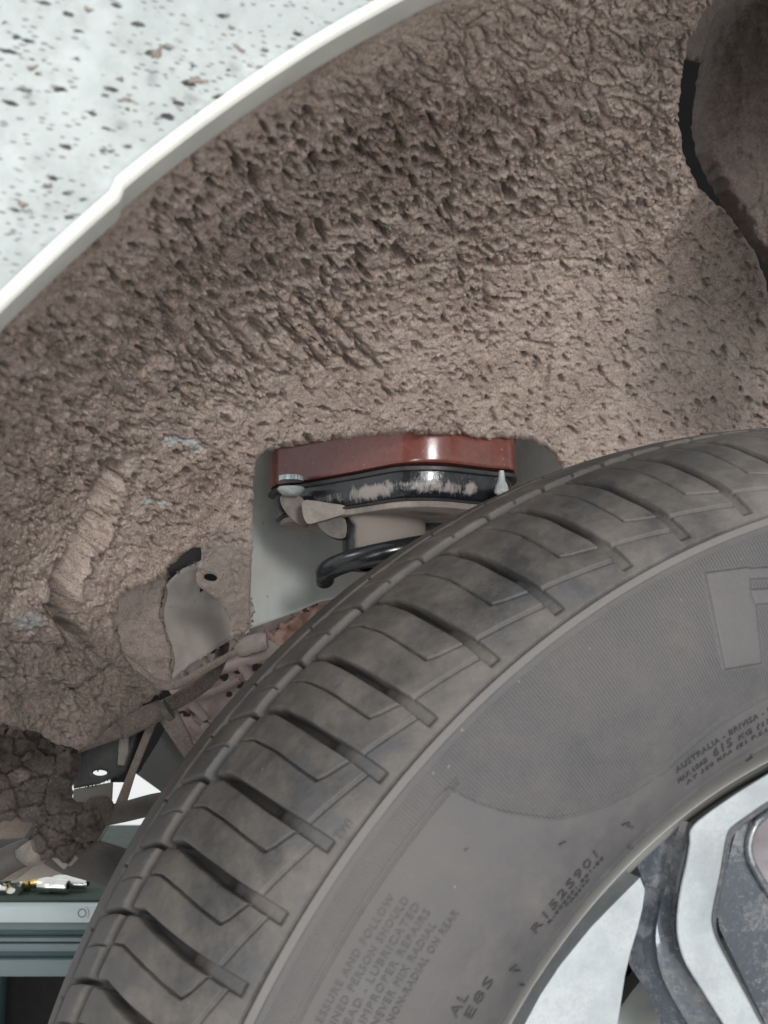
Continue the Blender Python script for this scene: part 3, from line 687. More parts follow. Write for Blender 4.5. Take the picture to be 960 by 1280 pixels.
def s_of_r(r): k = 60 * 10; return np.interp(r, PP[:k, 1], SL[:k])                                   # sidewall side
def prof_at(s, h):
    a = np.interp(s, SL, PP[:, 0]); r = np.interp(s, SL, PP[:, 1]); na = np.interp(s, SL, PN[:, 0]); nr = np.interp(s, SL, PN[:, 1])
    return a + na * h, r + nr * h
def wl(a, r, ph): return np.stack([r * np.cos(ph), r * np.sin(ph), a], -1)
def mat_rubber(name, tread):
    k = NT(name); co = k.coord(ref=wheel)
    n1 = k.noise(co, 22, 5, .6, .6); n2 = k.noise(co, 90, 5, .7); n3 = k.noise(co, 700, 3, .7)
    f = k.math('ADD', k.math('MULTIPLY', n1, .55), k.math('ADD', k.math('MULTIPLY', n2, .35), k.math('MULTIPLY', n3, .10)))
    if tread:
        c = k.ramp(f, [(.40, (.036, .035, .035)), (.50, (.066, .060, .055)), (.62, (.106, .094, .084))])
        dk = k.ramp(k.noise(co, 38, 4, .65, 1.2), [(.54, 0.), (.68, .7)]); c = k.mix(dk, c, (.050, .053, .058))
        db = k.attr('deep'); c = k.mix(db, c, (.030, .028, .027))  # rubber coloured darker with groove depth, in place of shade
    else:
        c = k.ramp(f, [(.36, (.042, .041, .042)), (.52, (.061, .058, .058)), (.68, (.088, .081, .077))])
        sc = k.noise(co, 9, 3, .5); c = k.mix(k.ramp(sc, [(.5, 0.), (.7, .45)]), c, (.096, .084, .076))
    sp = k.vor(co, 230, out=0); spc = k.vor(co, 230, out=1); sep = k.n('ShaderNodeSeparateColor'); k.l(spc, sep.inputs[0])
    m = k.math('MULTIPLY', k.ramp(sp, [(.04, .5), (.10, 0.)]), k.math('GREATER_THAN', sep.outputs[0], .92)); c = k.mix(m, c, (.26, .245, .22))
    b = k.bump(n3, .00025, .6); b = k.bump(k.noise(co, 160, 4, .6), .0004, .5, b)
    if not tread:
        sx = k.n('ShaderNodeSeparateXYZ'); k.l(co, sx.inputs[0]); ph = k.math('ARCTAN2', sx.outputs[1], sx.outputs[0])
        w = k.math('SINE', k.math('MULTIPLY', ph, 2 * math.pi / R(.225))); h = k.math('MULTIPLY', w, k.attr('hatch'))
        b = k.bump(h, .00022, .6, b)
        rd = k.attr('raised'); c = k.mix(k.math('MULTIPLY', rd, .1), c, (.14, .13, .122))  # ridge and letter coloured paler, imitating caught light
    return k.out(c, k.ramp(f, [(.4, .55), (.6, .82)]), normal=b, spec=.4)
M_tread = mat_rubber("dusty_tread_rubber", True); M_side = mat_rubber("dusty_sidewall_rubber", False)
M_letter = simple("moulded_letter_rubber", (.028, .027, .028), .6, 0, 300, .0002, .25)
M_nub = simple("moulded_rubber_nub", (.04, .04, .04), .6)

# carcass: tread floor under the blocks, inner sidewall
s0, s1 = s_of_a(.0119), SL[-1] - s_of_r(.2083)
ss = np.concatenate([np.linspace(s0, s1, 160)]); DEP = .0062
hh = np.where(ss < s_of_a(-.004), -.0035, -DEP); hh = np.where(ss > SL[-1] - s_of_a(-.0435), -DEP * (1 - sst(SL[-1] - s_of_a(-.0435), SL[-1] - s_of_a(-.0435) + .0008, ss)), hh)
a_, r_ = prof_at(ss, hh); phs = np.radians(np.arange(0, 360, 1.0))
V = wl(a_[:, None] * np.ones((1, 360)), r_[:, None] * np.ones((1, 360)), phs[None, :] * np.ones((len(ss), 1))).reshape(-1, 3)
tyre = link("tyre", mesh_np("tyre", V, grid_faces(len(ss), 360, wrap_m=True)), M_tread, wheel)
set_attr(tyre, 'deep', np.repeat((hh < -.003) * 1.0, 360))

# outer sidewall with its mouldings
SR = s_of_r(.2773); s_end = s_of_a(.0113)
ss = np.concatenate([np.linspace(0, .012, 46), np.linspace(.0123, s_end, 300)])
pf = np.concatenate([np.arange(-200, 96, 1.), np.arange(96, 164, .07), np.arange(164, 200 - 40, 1.)]); pf = np.unique(np.concatenate([np.arange(96, 164, .07), np.arange(164, 456, 1.)]))
S2, P2 = np.meshgrid(ss, pf, indexing='ij')
LN = np.array([(135.9, .2667), (135.75, .263), (135.4, .2584), (134.7, .252), (133.75, .2462), (132.7, .2405), (131.2, .2359), (129.2, .2315), (126.8, .2285), (123.8, .2265), (121.5, .2275), (118, .2285), (113.3, .2283), (96, .2283)])
rr_ = np.interp(S2, SL, PP[:, 1])
rl = np.interp(P2, LN[::-1, 0], LN[::-1, 1])
sline = s_of_r(.2671)
lens = (P2 < 135.9) & (rr_ > rl)
hh = .0009 * sst(-.0016, -.0011, -np.abs(S2 - SR + .0004))
hh = hh - .0008 * np.exp(-((S2 - SR - .0016) / .0005) ** 2)
hh = hh + .00035 * np.exp(-((S2 - sline) / .0005) ** 2) * (P2 > 135.2) - .00045 * np.exp(-((S2 - sline + .0008) / .0004) ** 2) * (P2 > 135.2)
dl = (rr_ - rl); near = (P2 < 136.2)
hh = hh + near * (.00035 * np.exp(-(dl / .0005) ** 2) - .0003 * sst(0, .0008, dl) * (S2 < sline + .004))
dphi = np.abs(P2 - 135.9) * R(1) * .26
hh = hh - .0003 * np.exp(-((S2 - s_of_r(.2128)) / .0004) ** 2) + .0004 * np.exp(-((S2 - s_of_r(.2114)) / .0007) ** 2)
# raised letter fragment, outlines traced in pixels
bb = C + wl(0, 0, 0)[..., :1] * 0
aa, r2 = np.interp(S2, SL, PP[:, 0]), rr_
PWx = C + np.multiply.outer(aa, N) + (r2 * np.cos(np.radians(P2)))[..., None] * U + (r2 * np.sin(np.radians(P2)))[..., None] * Z
win = (P2 > 98) & (P2 < 120) & (S2 > s_of_r(.225))
pq = proj(PWx[win]); fx, fy = pq[:, 0], pq[:, 1]
raise_ = np.zeros(len(fx)); halo = np.zeros(len(fx))
for poly in ([(881, 716), (936, 709), (939, 745), (945, 757), (952, 829), (906, 837)], [(930, 711), (1080, 700), (1090, 718), (935, 724)], [(938, 737), (1080, 728), (1084, 746), (944, 756)], [(1050, 705), (1095, 700), (1100, 745), (1060, 750)]):
    d, _, _, _ = seg_dist(fx, fy, poly, True); sdd = np.where(inside(fx, fy, poly), d, -d); raise_ = np.maximum(raise_, sst(-1.4, 1.8, sdd)); halo = np.maximum(halo, sst(-4.5, -2.5, sdd))
hh[win] += .0008 * raise_
hatch = np.where(lens, 1.0, 0.0) * sst(SR - .0036, SR - .0042, S2) ; hatch = np.where((P2 >= 135.9) & (S2 > sline + .0006) & (S2 < SR - .0036), .8, hatch); hatch = np.where((P2 < 135.9) & (S2 < SR - .0036) & lens, 1., hatch)
hw = hatch[win]; hw = hw * (1 - halo); hatch[win] = hw
a_, r_ = prof_at(S2, hh)
V = wl(a_, r_, np.radians(P2)).reshape(-1, 3)
side = link("sidewall", mesh_np("sidewall", V, grid_faces(len(ss), len(pf), wrap_m=True)), M_side, tyre)
set_attr(side, 'hatch', hatch.ravel())
rz_ = np.zeros(S2.shape); rz_[win] = raise_; rz_ = np.maximum(rz_, 5.0 * sst(-.0015, -.0009, -np.abs(S2 - SR + .0004))); set_attr(side, 'raised', rz_.ravel())

# tread blocks
def glat(a):     # sideways lean of the lateral grooves, degrees
    return np.interp(-a, [-.0103, .006, .0164, .0344, .044, .057, .070, .0776, .090], [0, .30, .40, .60, 1.15, 1.95, 2.9, 3.6, 4.4])
def block_mesh(name, row, pitch, nf=96):
    if row == 0: A = np.linspace(0, 1, 250); sA = s_of_a(.0119) + A * (s_of_a(-.0474) - s_of_a(.0119))
    elif row == 1: sA = np.linspace(s_of_a(-.0474), s_of_a(-.0728), 100)
    else: sA = np.linspace(s_of_a(-.0728), s_of_a(-.1015) if False else (s_of_a(AC) * 2 - s_of_a(-.0728)), 90)
    f = np.linspace(0, 1, nf); S_, F_ = np.meshgrid(sA, f, indexing='ij'); a = np.interp(S_, SL, PP[:, 0]); r = np.interp(S_, SL, PP[:, 1])
    x = F_ * R(pitch) * r; L = R(pitch) * r; dE = np.minimum(x, L - x)
    if row == 0:
        hw = np.interp(-a, [-.010, -.002, .01, .03, .040, .0435], [.0017, .0015, .0014, .0012, .0009, .0008])
        dep = np.interp(-a, [-.0106, -.0085, -.003, .004, .012], [.0016, .0020, .0026, .0044, DEP - .0004])
        end = sst(.0108, .0101, a)
        walls = sst(hw + .00045, hw - .00005, dE) * end
        h = -dep * walls - .0009 * np.exp(-np.clip(dE - hw, 0, 1) / .0009) * end * sst(.002, -.01, a)
        dg = S_.max() - S_; gw = .0038; h = np.minimum(h, -(DEP - .0003) * sst(gw + .0007, gw - .0001, dg)); h = h - .0011 * np.exp(-np.clip(dg - gw, 0, 1) / .0012)
        # sipe with its hook, and the slanting shoulder line
        sm = s_of_a(np.array([-.0474, -.020, .0004, .0018, .0046])); px_ = np.array([.50, .46, .47, .36, 0.0]) * R(pitch) * .300
        d, _, _, t = seg_dist(x, S_, np.column_stack([px_, sm])); ng = 1 - walls; h = h - .0022 * ng * sst(.00055, .00018, d)
        l2 = np.column_stack([np.array([0, 1.0]) * R(pitch) * .288, s_of_a(np.array([.0086, .0050]))]); d, _, _, _ = seg_dist(x, S_, l2); h = h - ng * .0009 * sst(.0009, .0003, d)
        h = h - .0009 * sst(s_of_a(.0114), s_of_a(.0119), S_) + .0
    elif row == 1:
        hw = .0006; h = -(DEP * .75) * sst(hw + .0004, hw, dE) - .0008 * np.exp(-np.clip(dE - hw, 0, 1) / .0010)
        d0 = S_ - S_.min(); d1 = S_.max() - S_
        notch = sst(.012, .009, np.abs(x - L * .5)) * .0
        g0 = .0037 + .0006 * (F_ > .52); h = np.minimum(h, -(DEP - .0002) * sst(g0 + .0007, g0 - .0001, d0)); h = np.minimum(h, -(DEP - .0002) * sst(.0017 + .0006, .0017, d1))
        h = h - .0009 * np.exp(-np.clip(d0 - g0, 0, 1) / .0010) - .0006 * np.exp(-np.clip(d1 - .0017, 0, 1) / .0008)
        h = h - .0018 * sst(.00045, .00015, np.abs(x - L * .5)) * sst(.022, .015, d0)
    else:
        d0 = S_ - S_.min(); d1 = S_.max() - S_; h = -(DEP - .0002) * sst(.0022, .0016, np.minimum(d0, d1)) - .0005 * np.exp(-np.clip(np.minimum(d0, d1) - .0018, 0, 1) / .0008)
        h = h - .0015 * sst(.0005, .0002, dE) * (sst(.006, .004, np.minimum(d0, d1)))
    a2, r2 = prof_at(S_, h); ph = np.radians(F_ * pitch + (glat(a) if row < 2 else 4.2))
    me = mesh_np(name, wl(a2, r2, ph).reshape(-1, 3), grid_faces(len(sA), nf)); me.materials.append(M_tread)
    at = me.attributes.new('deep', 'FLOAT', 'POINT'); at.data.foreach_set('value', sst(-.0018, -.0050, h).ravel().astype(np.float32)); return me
GA = [113.4, 117.95, 123.4, 128.6, 133.75, 138.0, 142.75, 147.2, 151.3, 155.4, 160.2, 165.0, 170.0]
GA = [113.4 - 4.9 * k for k in range(6, 0, -1)] + GA + [170 + 5 * k for k in range(1, 4)]
cache = {}
for row in (0, 1, 2):
    for k in range(len(GA) - 1):
        pt_ = round((GA[k + 1] - GA[k]) / .25) * .25 if False else round(GA[k + 1] - GA[k], 2)
        key = (row, pt_)
        if key not in cache: cache[key] = block_mesh(("tread_block", "inner_tread_block", "centre_tread_block")[row], row, pt_, (96, 64, 40)[row])
        o = bpy.data.objects.new(("tread_block", "inner_tread_block", "centre_tread_block")[row], cache[key]); COL.objects.link(o); o.parent = tyre; o.rotation_euler = (0, 0, R(GA[k]))
# far shoulder of the tread as plain ribs
for x0, x1 in ((-.1035, -.1205), (-.1275, -.160)):
    q0 = SL[-1] - s_of_a(2 * AC - x0); q1 = SL[-1] - s_of_a(2 * AC - x1); ss = np.linspace(q0, q1, 24); h = -.0061 * (1 - sst(0, .0008, np.minimum(ss - q0, q1 - ss))) ; a_, r_ = prof_at(ss, h)
    V = wl(a_[:, None] * np.ones((1, 360)), r_[:, None] * np.ones((1, 360)), phs[None, :] * np.ones((24, 1))).reshape(-1, 3)
    o = link("tread_rib", mesh_np("tread_rib", V, grid_faces(24, 360, wrap_m=True)), M_tread, tyre)

# moulded writing on the sidewall
def lettering(txt, ph0, ph1, rbase, hgt, name="lettering", bold=.0, mat=None):
    cu = bpy.data.curves.new(name, 'FONT'); cu.body = txt; cu.size = 1; cu.extrude = .0; cu.resolution_u = 2; cu.space_character = 1.15; cu.offset = bold
    ob = bpy.data.objects.new("t", cu); COL.objects.link(ob); dg = bpy.context.evaluated_depsgraph_get(); me = bpy.data.meshes.new_from_object(ob.evaluated_get(dg)); bpy.data.objects.remove(ob)
    bm = bmesh.new(); bm.from_mesh(me); bmesh.ops.remove_doubles(bm, verts=bm.verts, dist=1e-4)
    long_ = [e for e in bm.edges if e.calc_length() > .25]; bmesh.ops.subdivide_edges(bm, edges=long_, cuts=2)
    r = bmesh.ops.extrude_face_region(bm, geom=bm.faces[:]); 
    for el in r['geom']:
        if isinstance(el, bmesh.types.BMVert): el.co.z = 1
    xs = [v.co.x for v in bm.verts]; x0, x1 = min(xs), max(xs); sb = s_of_r(rbase)
    for v in bm.verts:
        f = (v.co.x - x0) / (x1 - x0); s = sb + v.co.y / .70 * hgt; a, rr = prof_at(s, .00038 if v.co.z > .5 else -.0003); ph = R(ph0 + (ph1 - ph0) * f)
        v.co = Vector((rr * math.cos(ph), rr * math.sin(ph), a))
    bmesh.ops.recalc_face_normals(bm, faces=bm.faces); bm.to_mesh(me); bm.free(); me.materials.clear(); me.name = name
    for p in me.polygons: p.use_smooth = False
    return link(name, me, mat or M_letter, tyre)
M_let2 = simple("moulded_letter_dusty_rubber", (.042, .040, .040), .62, 0, 300, .0002, .25)
for t_, p0, p1, rb in [("PRESSURE AND FOLLOW", 151.6, 142.8, .2608), ("TRAINED PERSON SHOULD", 151.9, 142.4, .2575), ("BEAD - LUBRICATED", 150.6, 142.3, .2542), ("IMPROPER REPAIRS", 149.6, 142.2, .2509), ("NEVER MIX RADIAL", 149.4, 142.6, .2476), ("NON-RADIAL ON REAR", 148.8, 141.2, .2443)]:
    lettering(t_, p0, p1, rb, .0021, "warning_lettering", 0, M_let2)
lettering("R152S901", 138.9, 131.6, .2205, .0031, "code_lettering"); lettering("R-0000F1.001-00", 137.7, 131.3, .2183, .0013, "code_lettering"); lettering("TA809B", 135.9, 133.2, .2166, .0011, "code_lettering")
lettering("AL", 146.6, 145.0, .2285, .0031, "code_lettering"); lettering("E8S", 146.2, 143.2, .2240, .0031, "code_lettering")
lettering("AUSTRALIA - BRIVISA - US", 122.8, 112.6, .2232, .0019, "load_lettering"); lettering("MAX. LOAD", 122.9, 119.9, .2198, .0018, "load_lettering"); lettering("615", 119.2, 117.3, .2196, .0031, "load_lettering", .01)
lettering("KG (1356", 116.6, 112.2, .2198, .0018, "load_lettering"); lettering("AT 350 KPA (51 P.S.I.)", 122.2, 113.2, .2172, .0016, "load_lettering")
lettering("TWI", 142.2, 141.0, .2805, .0024, "wear_mark_lettering", 0, M_let2)
def nub(px, py, dr, dphi, w=.00028, name="mould_mark"):
    """little moulded rib starting at a pixel on the sidewall"""
    best = None
    for s in np.linspace(0, s_of_r(.27), 240):
        a, r = prof_at(s, 0); q = PA(px, py, a) - C; e_ = abs(math.hypot(q @ U, q @ Z) - r)
        if best is None or e_ < best[0]: best = (e_, s, math.atan2(q @ Z, q @ U))
    _, s, ph = best; V = []
    for (ds, dp, hgt) in ((0, 0, 0), (dr, dphi, 0)):
        for sgn in (-1, 1):
            for h in (-.0004, .0008):
                a, r = prof_at(max(s + ds, 0), h); V.append(wl(a, r, ph + (dp + sgn * w) / r * 1.0))
    link(name, None, None) if False else None
    me = bpy.data.meshes.new(name); me.from_pydata([tuple(map(float, q)) for q in V], [], [(0, 1, 3, 2), (4, 6, 7, 5), (0, 4, 5, 1), (2, 3, 7, 6), (1, 5, 7, 3), (0, 2, 6, 4)]); me.materials.append(M_nub)
    o = bpy.data.objects.new(name, me); COL.objects.link(o); o.parent = tyre
for m_ in [(777, 1030, -.0014, -.0022), (784, 1031, -.0026, -.0012), (785, 1056, -.0030, -.0008), (636, 1212, -.0012, -.0022), (641, 1213, -.0026, -.0010), (648, 1231, -.0030, -.0008), (699, 1055, -.0008, -.0016), (938, 942, -.0036, -.0014), (932, 950, .0020, -.0010), (581, 1062, -.0005, -.0005)]:
    nub(*m_)

# alloy rim
def WP(px, py, a): return wheel_local(PA(np.asarray(px, float), np.asarray(py, float), a))
def mat_alloy():
    k = NT("machined_alloy"); co = k.coord(ref=wheel); n = k.noise(co, 55, 5, .7); n2 = k.noise(co, 420, 3, .7)
    c = k.ramp(n, [(.35, (.225, .25, .26)), (.6, (.30, .325, .333))])
    f = k.math('ADD', k.math('MULTIPLY', k.noise(co, 40, 3), .35), k.math('MULTIPLY', k.noise(co, 800, 4, .8, .3), .75))
    c = k.mix(k.ramp(f, [(.56, 0.), (.64, .5)]), c, (.24, .235, .23))
    return k.out(c, .45, .15, k.bump(n2, .0003, .35))
M_alloy = mat_alloy()
M_flangeR = mat_metal_paint("dusty_rim_flange", (.20, .20, .19), (.165, .155, .14), .5, .45, 20)
def mat_gloss():
    k = NT("gloss_grey_wheel_paint_dusty"); co = k.coord(ref=wheel); n = k.math('ADD', k.math('MULTIPLY', k.noise(co, 32, 4, .6), .6), k.math('MULTIPLY', k.noise(co, 420, 4, .75), .4))
    m = k.ramp(n, [(.44, 0.), (.58, 1.)]); c = k.mix(m, (.060, .072, .085), (.150, .148, .148))
    c = k.mix(k.ramp(k.noise(co, 700, 3, .8), [(.58, 0.), (.72, .5)]), c, (.28, .26, .24))
    return k.out(c, k.ramp(m, [(0, .12), (1, .6)]), .3, k.bump(k.noise(co, 300, 3), .0002, .4), .6)
M_gloss = mat_gloss()
def wheel_lathe(name, prof, mat, parent, seg=360):
    pr = np.asarray(prof, float); ph = np.linspace(0, 2 * np.pi, seg, endpoint=False)
    V = wl(pr[:, 0][:, None] * np.ones((1, seg)), pr[:, 1][:, None] * np.ones((1, seg)), ph[None, :] * np.ones((len(pr), 1))).reshape(-1, 3)
    o = link(name, mesh_np(name, V, grid_faces(len(pr), seg, wrap_m=True)), mat, parent); return o
rim = wheel_lathe("rim", catmull([(-.034, .2087), (-.0240, .2082), (-.0180, .2070), (-.0135, .2056), (-.0095, .2042), (-.0065, .2030), (-.0055, .2020), (-.0075, .2008), (-.011, .1975), (-.018, .194), (-.03, .190), (-.06, .180), (-.10, .176), (-.15, .178), (-.175, .190)], 6), M_flangeR, wheel)
def flat(name, pix, a, depth, mat, bevel=.0007, parent=None):
    pt = WP([p[0] for p in pix], [p[1] for p in pix], a); return prism(name, pt, np.array([0, 0, -depth]), mat, parent or rim, bevel, 3)
flat("spoke_face", [(800, 1097), (806, 1112), (803, 1135), (797, 1160), (788, 1190), (781, 1220), (775, 1260), (768, 1300), (752, 1380), (700, 1500), (560, 1500), (618, 1350), (654, 1284), (676, 1243), (700, 1207), (738, 1160), (770, 1127)], .0008, .016, M_alloy)
# face surrounding the recessed pocket: a band, built as a strip between two outlines
outer = [(1040, 922), (1000, 941), (960, 966), (912, 996), (866, 1031), (861, 1055), (857, 1078), (851, 1104), (847, 1128), (845, 1152), (847, 1176), (856, 1204), (878, 1240), (903, 1280), (932, 1326), (960, 1370), (1010, 1450)]
inner = [(1060, 945), (1010, 974), (960, 1003), (938, 1018), (916, 1034), (909, 1046), (905, 1068), (901, 1092), (896, 1116), (891, 1142), (892, 1160), (901, 1182), (921, 1220), (937, 1250), (954, 1281), (1000, 1350), (1060, 1430)]
def strip_band(name, A_, B_, rows, mat, parent, sharp=35):
    """rows: (blend between outlines A and B, distance a) - gives bevelled edges and side walls"""
    A_ = catmull(np.array(A_, float), 5); B_ = catmull(np.array(B_, float), 5); V = []
    for t, a in rows:
        q = A_ * (1 - t) + B_ * t; V.append(WP(q[:, 0], q[:, 1], a))
    o = link(name, mesh_np(name, np.concatenate(V), grid_faces(len(rows), len(A_))), mat, parent)
    try: o.data.set_sharp_from_angle(angle=R(sharp))
    except Exception: pass
    return o
strip_band("spoke_face", outer, inner, [(.03, -.016), (.015, -.004), (.0, -.0004), (.02, .0004), (.06, .0008), (.93, .0008), (.965, .0003), (.985, -.0006)], M_alloy, rim)
strip_band("pocket_edge", inner, [(x + (965 - x) * .0 + 6, y + 5) for x, y in inner], [(-.05, .0), (.1, -.0008), (.35, -.0012), (.6, -.004), (.85, -.009), (1., -.0125)], M_gloss, rim)
pk = [(1064, 955), (1012, 982), (964, 1010), (940, 1025), (920, 1040), (914, 1060), (907, 1095), (897, 1144), (900, 1162), (928, 1220), (960, 1286), (1005, 1352), (1064, 1430)]
flat("spoke_pocket", pk, -.0118, .004, M_gloss, .0003)
rg = [(1040, 985), (985, 1003), (958, 1018), (944, 1032), (937, 1052), (938, 1072), (948, 1094), (964, 1118), (990, 1150), (1040, 1190)]
rp = WP([p[0] for p in rg], [p[1] for p in rg], -.0105)
def local_tube(name, pts, r, mat, parent):
    q = catmull(pts, 6); T = np.gradient(q, axis=0); T /= np.linalg.norm(T, axis=1)[:, None]; V = []
    for i in range(len(q)):
        n1 = np.cross(T[i], [0, 0, 1.]); n1 /= np.linalg.norm(n1); t = np.linspace(0, 2 * np.pi, 12, endpoint=False); V.append(q[i] + np.outer(np.cos(t) * r, n1) + np.outer(np.sin(t) * r, [0, 0, 1.]))
    return link(name, mesh_np(name, np.concatenate(V), grid_faces(len(q), 12, wrap_m=True)), mat, parent)
local_tube("pocket_ring", rp, .0013, M_gloss, rim)
M_brushed = simple("brushed_purple_grey_metal", (.24, .215, .225), .35, .7, 60, .0003, .2)
flat("pocket_disc", rg, -.0108, .002, M_brushed, .0003)
# painted side of the spoke between the two machined faces: a sloping sheet given row by row
rowsA = [(865, 1030), (861, 1055), (857, 1078), (851, 1104), (847, 1128), (845, 1152), (847, 1176), (856, 1204), (878, 1240), (903, 1280), (940, 1340)]
rowsB = [(860, 1027), (852, 1055), (846, 1080), (841, 1105), (836, 1130), (832, 1155), (834, 1180), (842, 1210), (862, 1245), (886, 1284), (922, 1344)]
rowsC = [(851, 1026), (846, 1044), (841, 1066), (836, 1092), (829, 1120), (822, 1150), (820, 1180), (826, 1215), (842, 1250), (866, 1290), (900, 1350)]
rowsD = [(826, 1048), (822, 1062), (818, 1082), (815, 1106), (810, 1132), (806, 1158), (803, 1182), (808, 1212), (824, 1250), (846, 1290), (880, 1352)]
rowsE = [(802, 1072), (798, 1080), (803, 1096), (805, 1114), (801, 1138), (796, 1160), (790, 1182), (786, 1204), (806, 1236), (826, 1280), (856, 1350)]
V = []
for rw, a in ((rowsA, -.0002), (rowsA, -.004), (rowsB, -.008), (rowsC, -.0095), (rowsC, -.011), (rowsD, -.015), (rowsE, -.013), (rowsE, -.022)):
    q = catmull(np.array(rw, float), 4); V.append(WP(q[:, 0], q[:, 1], a)); 
nq = len(V[0]); V = np.concatenate(V)
o = link("spoke_side", mesh_np("spoke_side", V, grid_faces(8, nq)), M_gloss, rim)
o.data.set_sharp_from_angle(angle=R(50))
flat("spoke_side", [(801, 1072), (826, 1047), (852, 1024), (866, 1030), (858, 1060), (820, 1110), (804, 1105), (797, 1082)], -.0125, .006, M_gloss, .0006)
# hub and the spokes beyond the frame, so the wheel is whole
wheel_lathe("hub", [(-.004, .001), (-.004, .028), (-.008, .031), (-.012, .060), (-.03, .072), (-.05, .074)], M_gloss, rim, 96)
for k in range(5):
    a0 = 72 * k + 10
    if k in (0, 3, 4):
        V = [wl(-.001, .203, R(a0 - 9)), wl(-.001, .203, R(a0 + 9)), wl(-.004, .03, R(a0 + 25)), wl(-.004, .03, R(a0 - 25))]
        prism("spoke", V, np.array([0, 0, -.022]), M_alloy, rim, .001)

disc = thing("brake_disc", tuple(C - N * .045), "grey brake disc edge showing dimly through the gap between the wheel spokes", "brake disc")
lathe("disc", [(-.001, .148), (.0, .1495), (.008, .1495), (.009, .148), (.009, .09), (.02, .086), (.02, .03)], C - N * .055, N, M_iron, disc, 120)
lathe("dust_shield", [(-.02, .162), (-.012, .164), (-.012, .05)], C - N * .055, N, M_darksteel, disc, 120)

# ================================================================== underbody seen at the lower left
hose = thing("wiring_conduit", P(215, 858, .56), "mud-coated flexible conduit sagging below the gusset to a grey clip", "conduit")
tube("conduit", [P(a, b, y) for a, b, y in [(140, 815, .552), (158, 828, .552), (172, 838, .552), (186, 850, .555), (200, 856, .56), (216, 857, .565), (232, 851, .575), (252, 839, .585), (270, 829, .595), (286, 820, .605), (300, 813, .612)]], [.0038, .0036, .0034, .0030, .0027, .0025, .0023, .0022, .0021, .0021, .0022], M_mud_panel, hose, 14, 5, .18)
tube("sleeve", [P(a, b, .612) for a, b in [(296, 815), (304, 810), (312, 806), (322, 803), (334, 801)]], [.0036, .0052, .0056, .0058, .0050], M_flange, hose, 14, 4, .12)
prism("clip", [P(a, b, .622) for a, b in [(290, 797), (298, 806), (336, 800), (350, 808), (336, 822), (300, 822), (286, 812)]], np.array([0, .01, 0]), M_flange, hose, .001)

pipe = thing("stabilizer_bar", P(190, 890, .62), "bent muddy brown stabiliser bar with a sleeve rising behind the conduit", "stabilizer bar")
tube("bar", [P(a, b, y) for a, b, y in [(96, 938, .600), (120, 926, .605), (150, 913, .61), (176, 900, .62), (206, 884, .63), (236, 868, .64), (258, 852, .65), (270, 836, .66), (277, 818, .67), (279, 800, .68)]], [.0020, .0035, .0046, .0052, .0050, .0048, .0046, .0044, .0044, .0044], M_bar, pipe, 18, 6, .05)
tube("sleeve", [P(a, b, y) for a, b, y in [(152, 911, .606), (176, 899, .614), (203, 886, .622)]], [.0062, .0066, .0060], M_bar, pipe, 18, 5, .04)
for c_, d_ in (((208, 888), .0068), ((150, 910), .0066)):
    q = P(c_[0], c_[1], .620); tube("band", [q - np.array([.0016, 0, .001]), q + np.array([.0016, 0, .001])], d_, M_arm, pipe, 18, 3)

sub = thing("subframe", P(320, 850, .80), "pale reddish cast subframe of webs and holes between pocket and tyre", "subframe")
def web(outline, y, mat, holes=(), thick=.006, name="web", amp=.003, parent=None, step=3, s=0):
    if amp <= .001 and not holes: return prism(name, [P(a, b, y) for a, b in outline], np.array([0, thick, 0]), mat, parent or sub, .0006)
    uu, vv, dd, ff = patch(catmull(np.array(outline, float), 4, True) if amp else np.array(outline, float), step, [np.array([(cx + rx * math.cos(t), cy + ry * math.sin(t)) for t in np.linspace(0, 2 * np.pi, 14, endpoint=False)]) for cx, cy, rx, ry in holes], 20)
    yy = y + .001 * np.clip(1 - dd / 4, 0, 1) ** 2 - amp * fbm(uu / 14, vv / 14, 200 + s, 3)
    o = world_obj(name, P(uu, vv, yy), ff, mat, parent or sub); md = o.modifiers.new("thickness", 'SOLIDIFY'); md.thickness = thick; md.offset = -1; return o
web([(200, 850), (235, 825), (275, 800), (320, 780), (360, 765), (420, 740), (440, 760), (400, 820), (340, 880), (300, 930), (280, 960), (240, 980), (215, 930)], .80, M_pink,
    [(232, 846, 5, 7), (252, 838, 4, 6), (246, 862, 5, 3), (268, 812, 9, 5), (280, 845, 6, 7), (297, 838, 6, 5), (294, 828, 4, 3), (300, 856, 8, 5), (315, 800, 6, 3), (345, 782, 9, 5), (286, 868, 5, 4), (322, 835, 7, 9), (235, 892, 14, 4)], .003, "casting_web", .0015, s=1)
for pts_, r_w in [([(215, 870), (240, 850), (262, 842), (300, 830), (330, 818), (350, 806)], .004), ([(300, 830), (312, 850), (300, 880), (275, 905)], .004), ([(240, 880), (258, 900), (252, 912), (240, 905)], .0035),
                  ([(330, 785), (352, 775), (375, 770), (400, 765)], .0045), ([(265, 795), (300, 782), (330, 788)], .003), ([(250, 870), (275, 862), (300, 850)], .0028), ([(222, 905), (236, 925), (250, 935)], .004), ([(228, 838), (236, 860), (229, 872)], .0025), ([(255, 822), (262, 838), (254, 850)], .0025)]:
    tube("casting_rib", [P(a, b, .778) for a, b in pts_], r_w, M_pink, sub, 10, 5, .25)
web([(340, 800), (372, 770), (402, 756), (425, 770), (380, 830)], .76, simple("rusty_orange_casting", (.22, .13, .10), .6), (), .006, "casting_lug", .004, s=2)
web([(170, 740), (480, 700), (520, 820), (330, 1000), (230, 1010), (160, 960), (190, 860)], .95, M_shade, (), .004, "shade_backing", .0, s=3)  # black sheet added behind the casting so its gaps look shaded

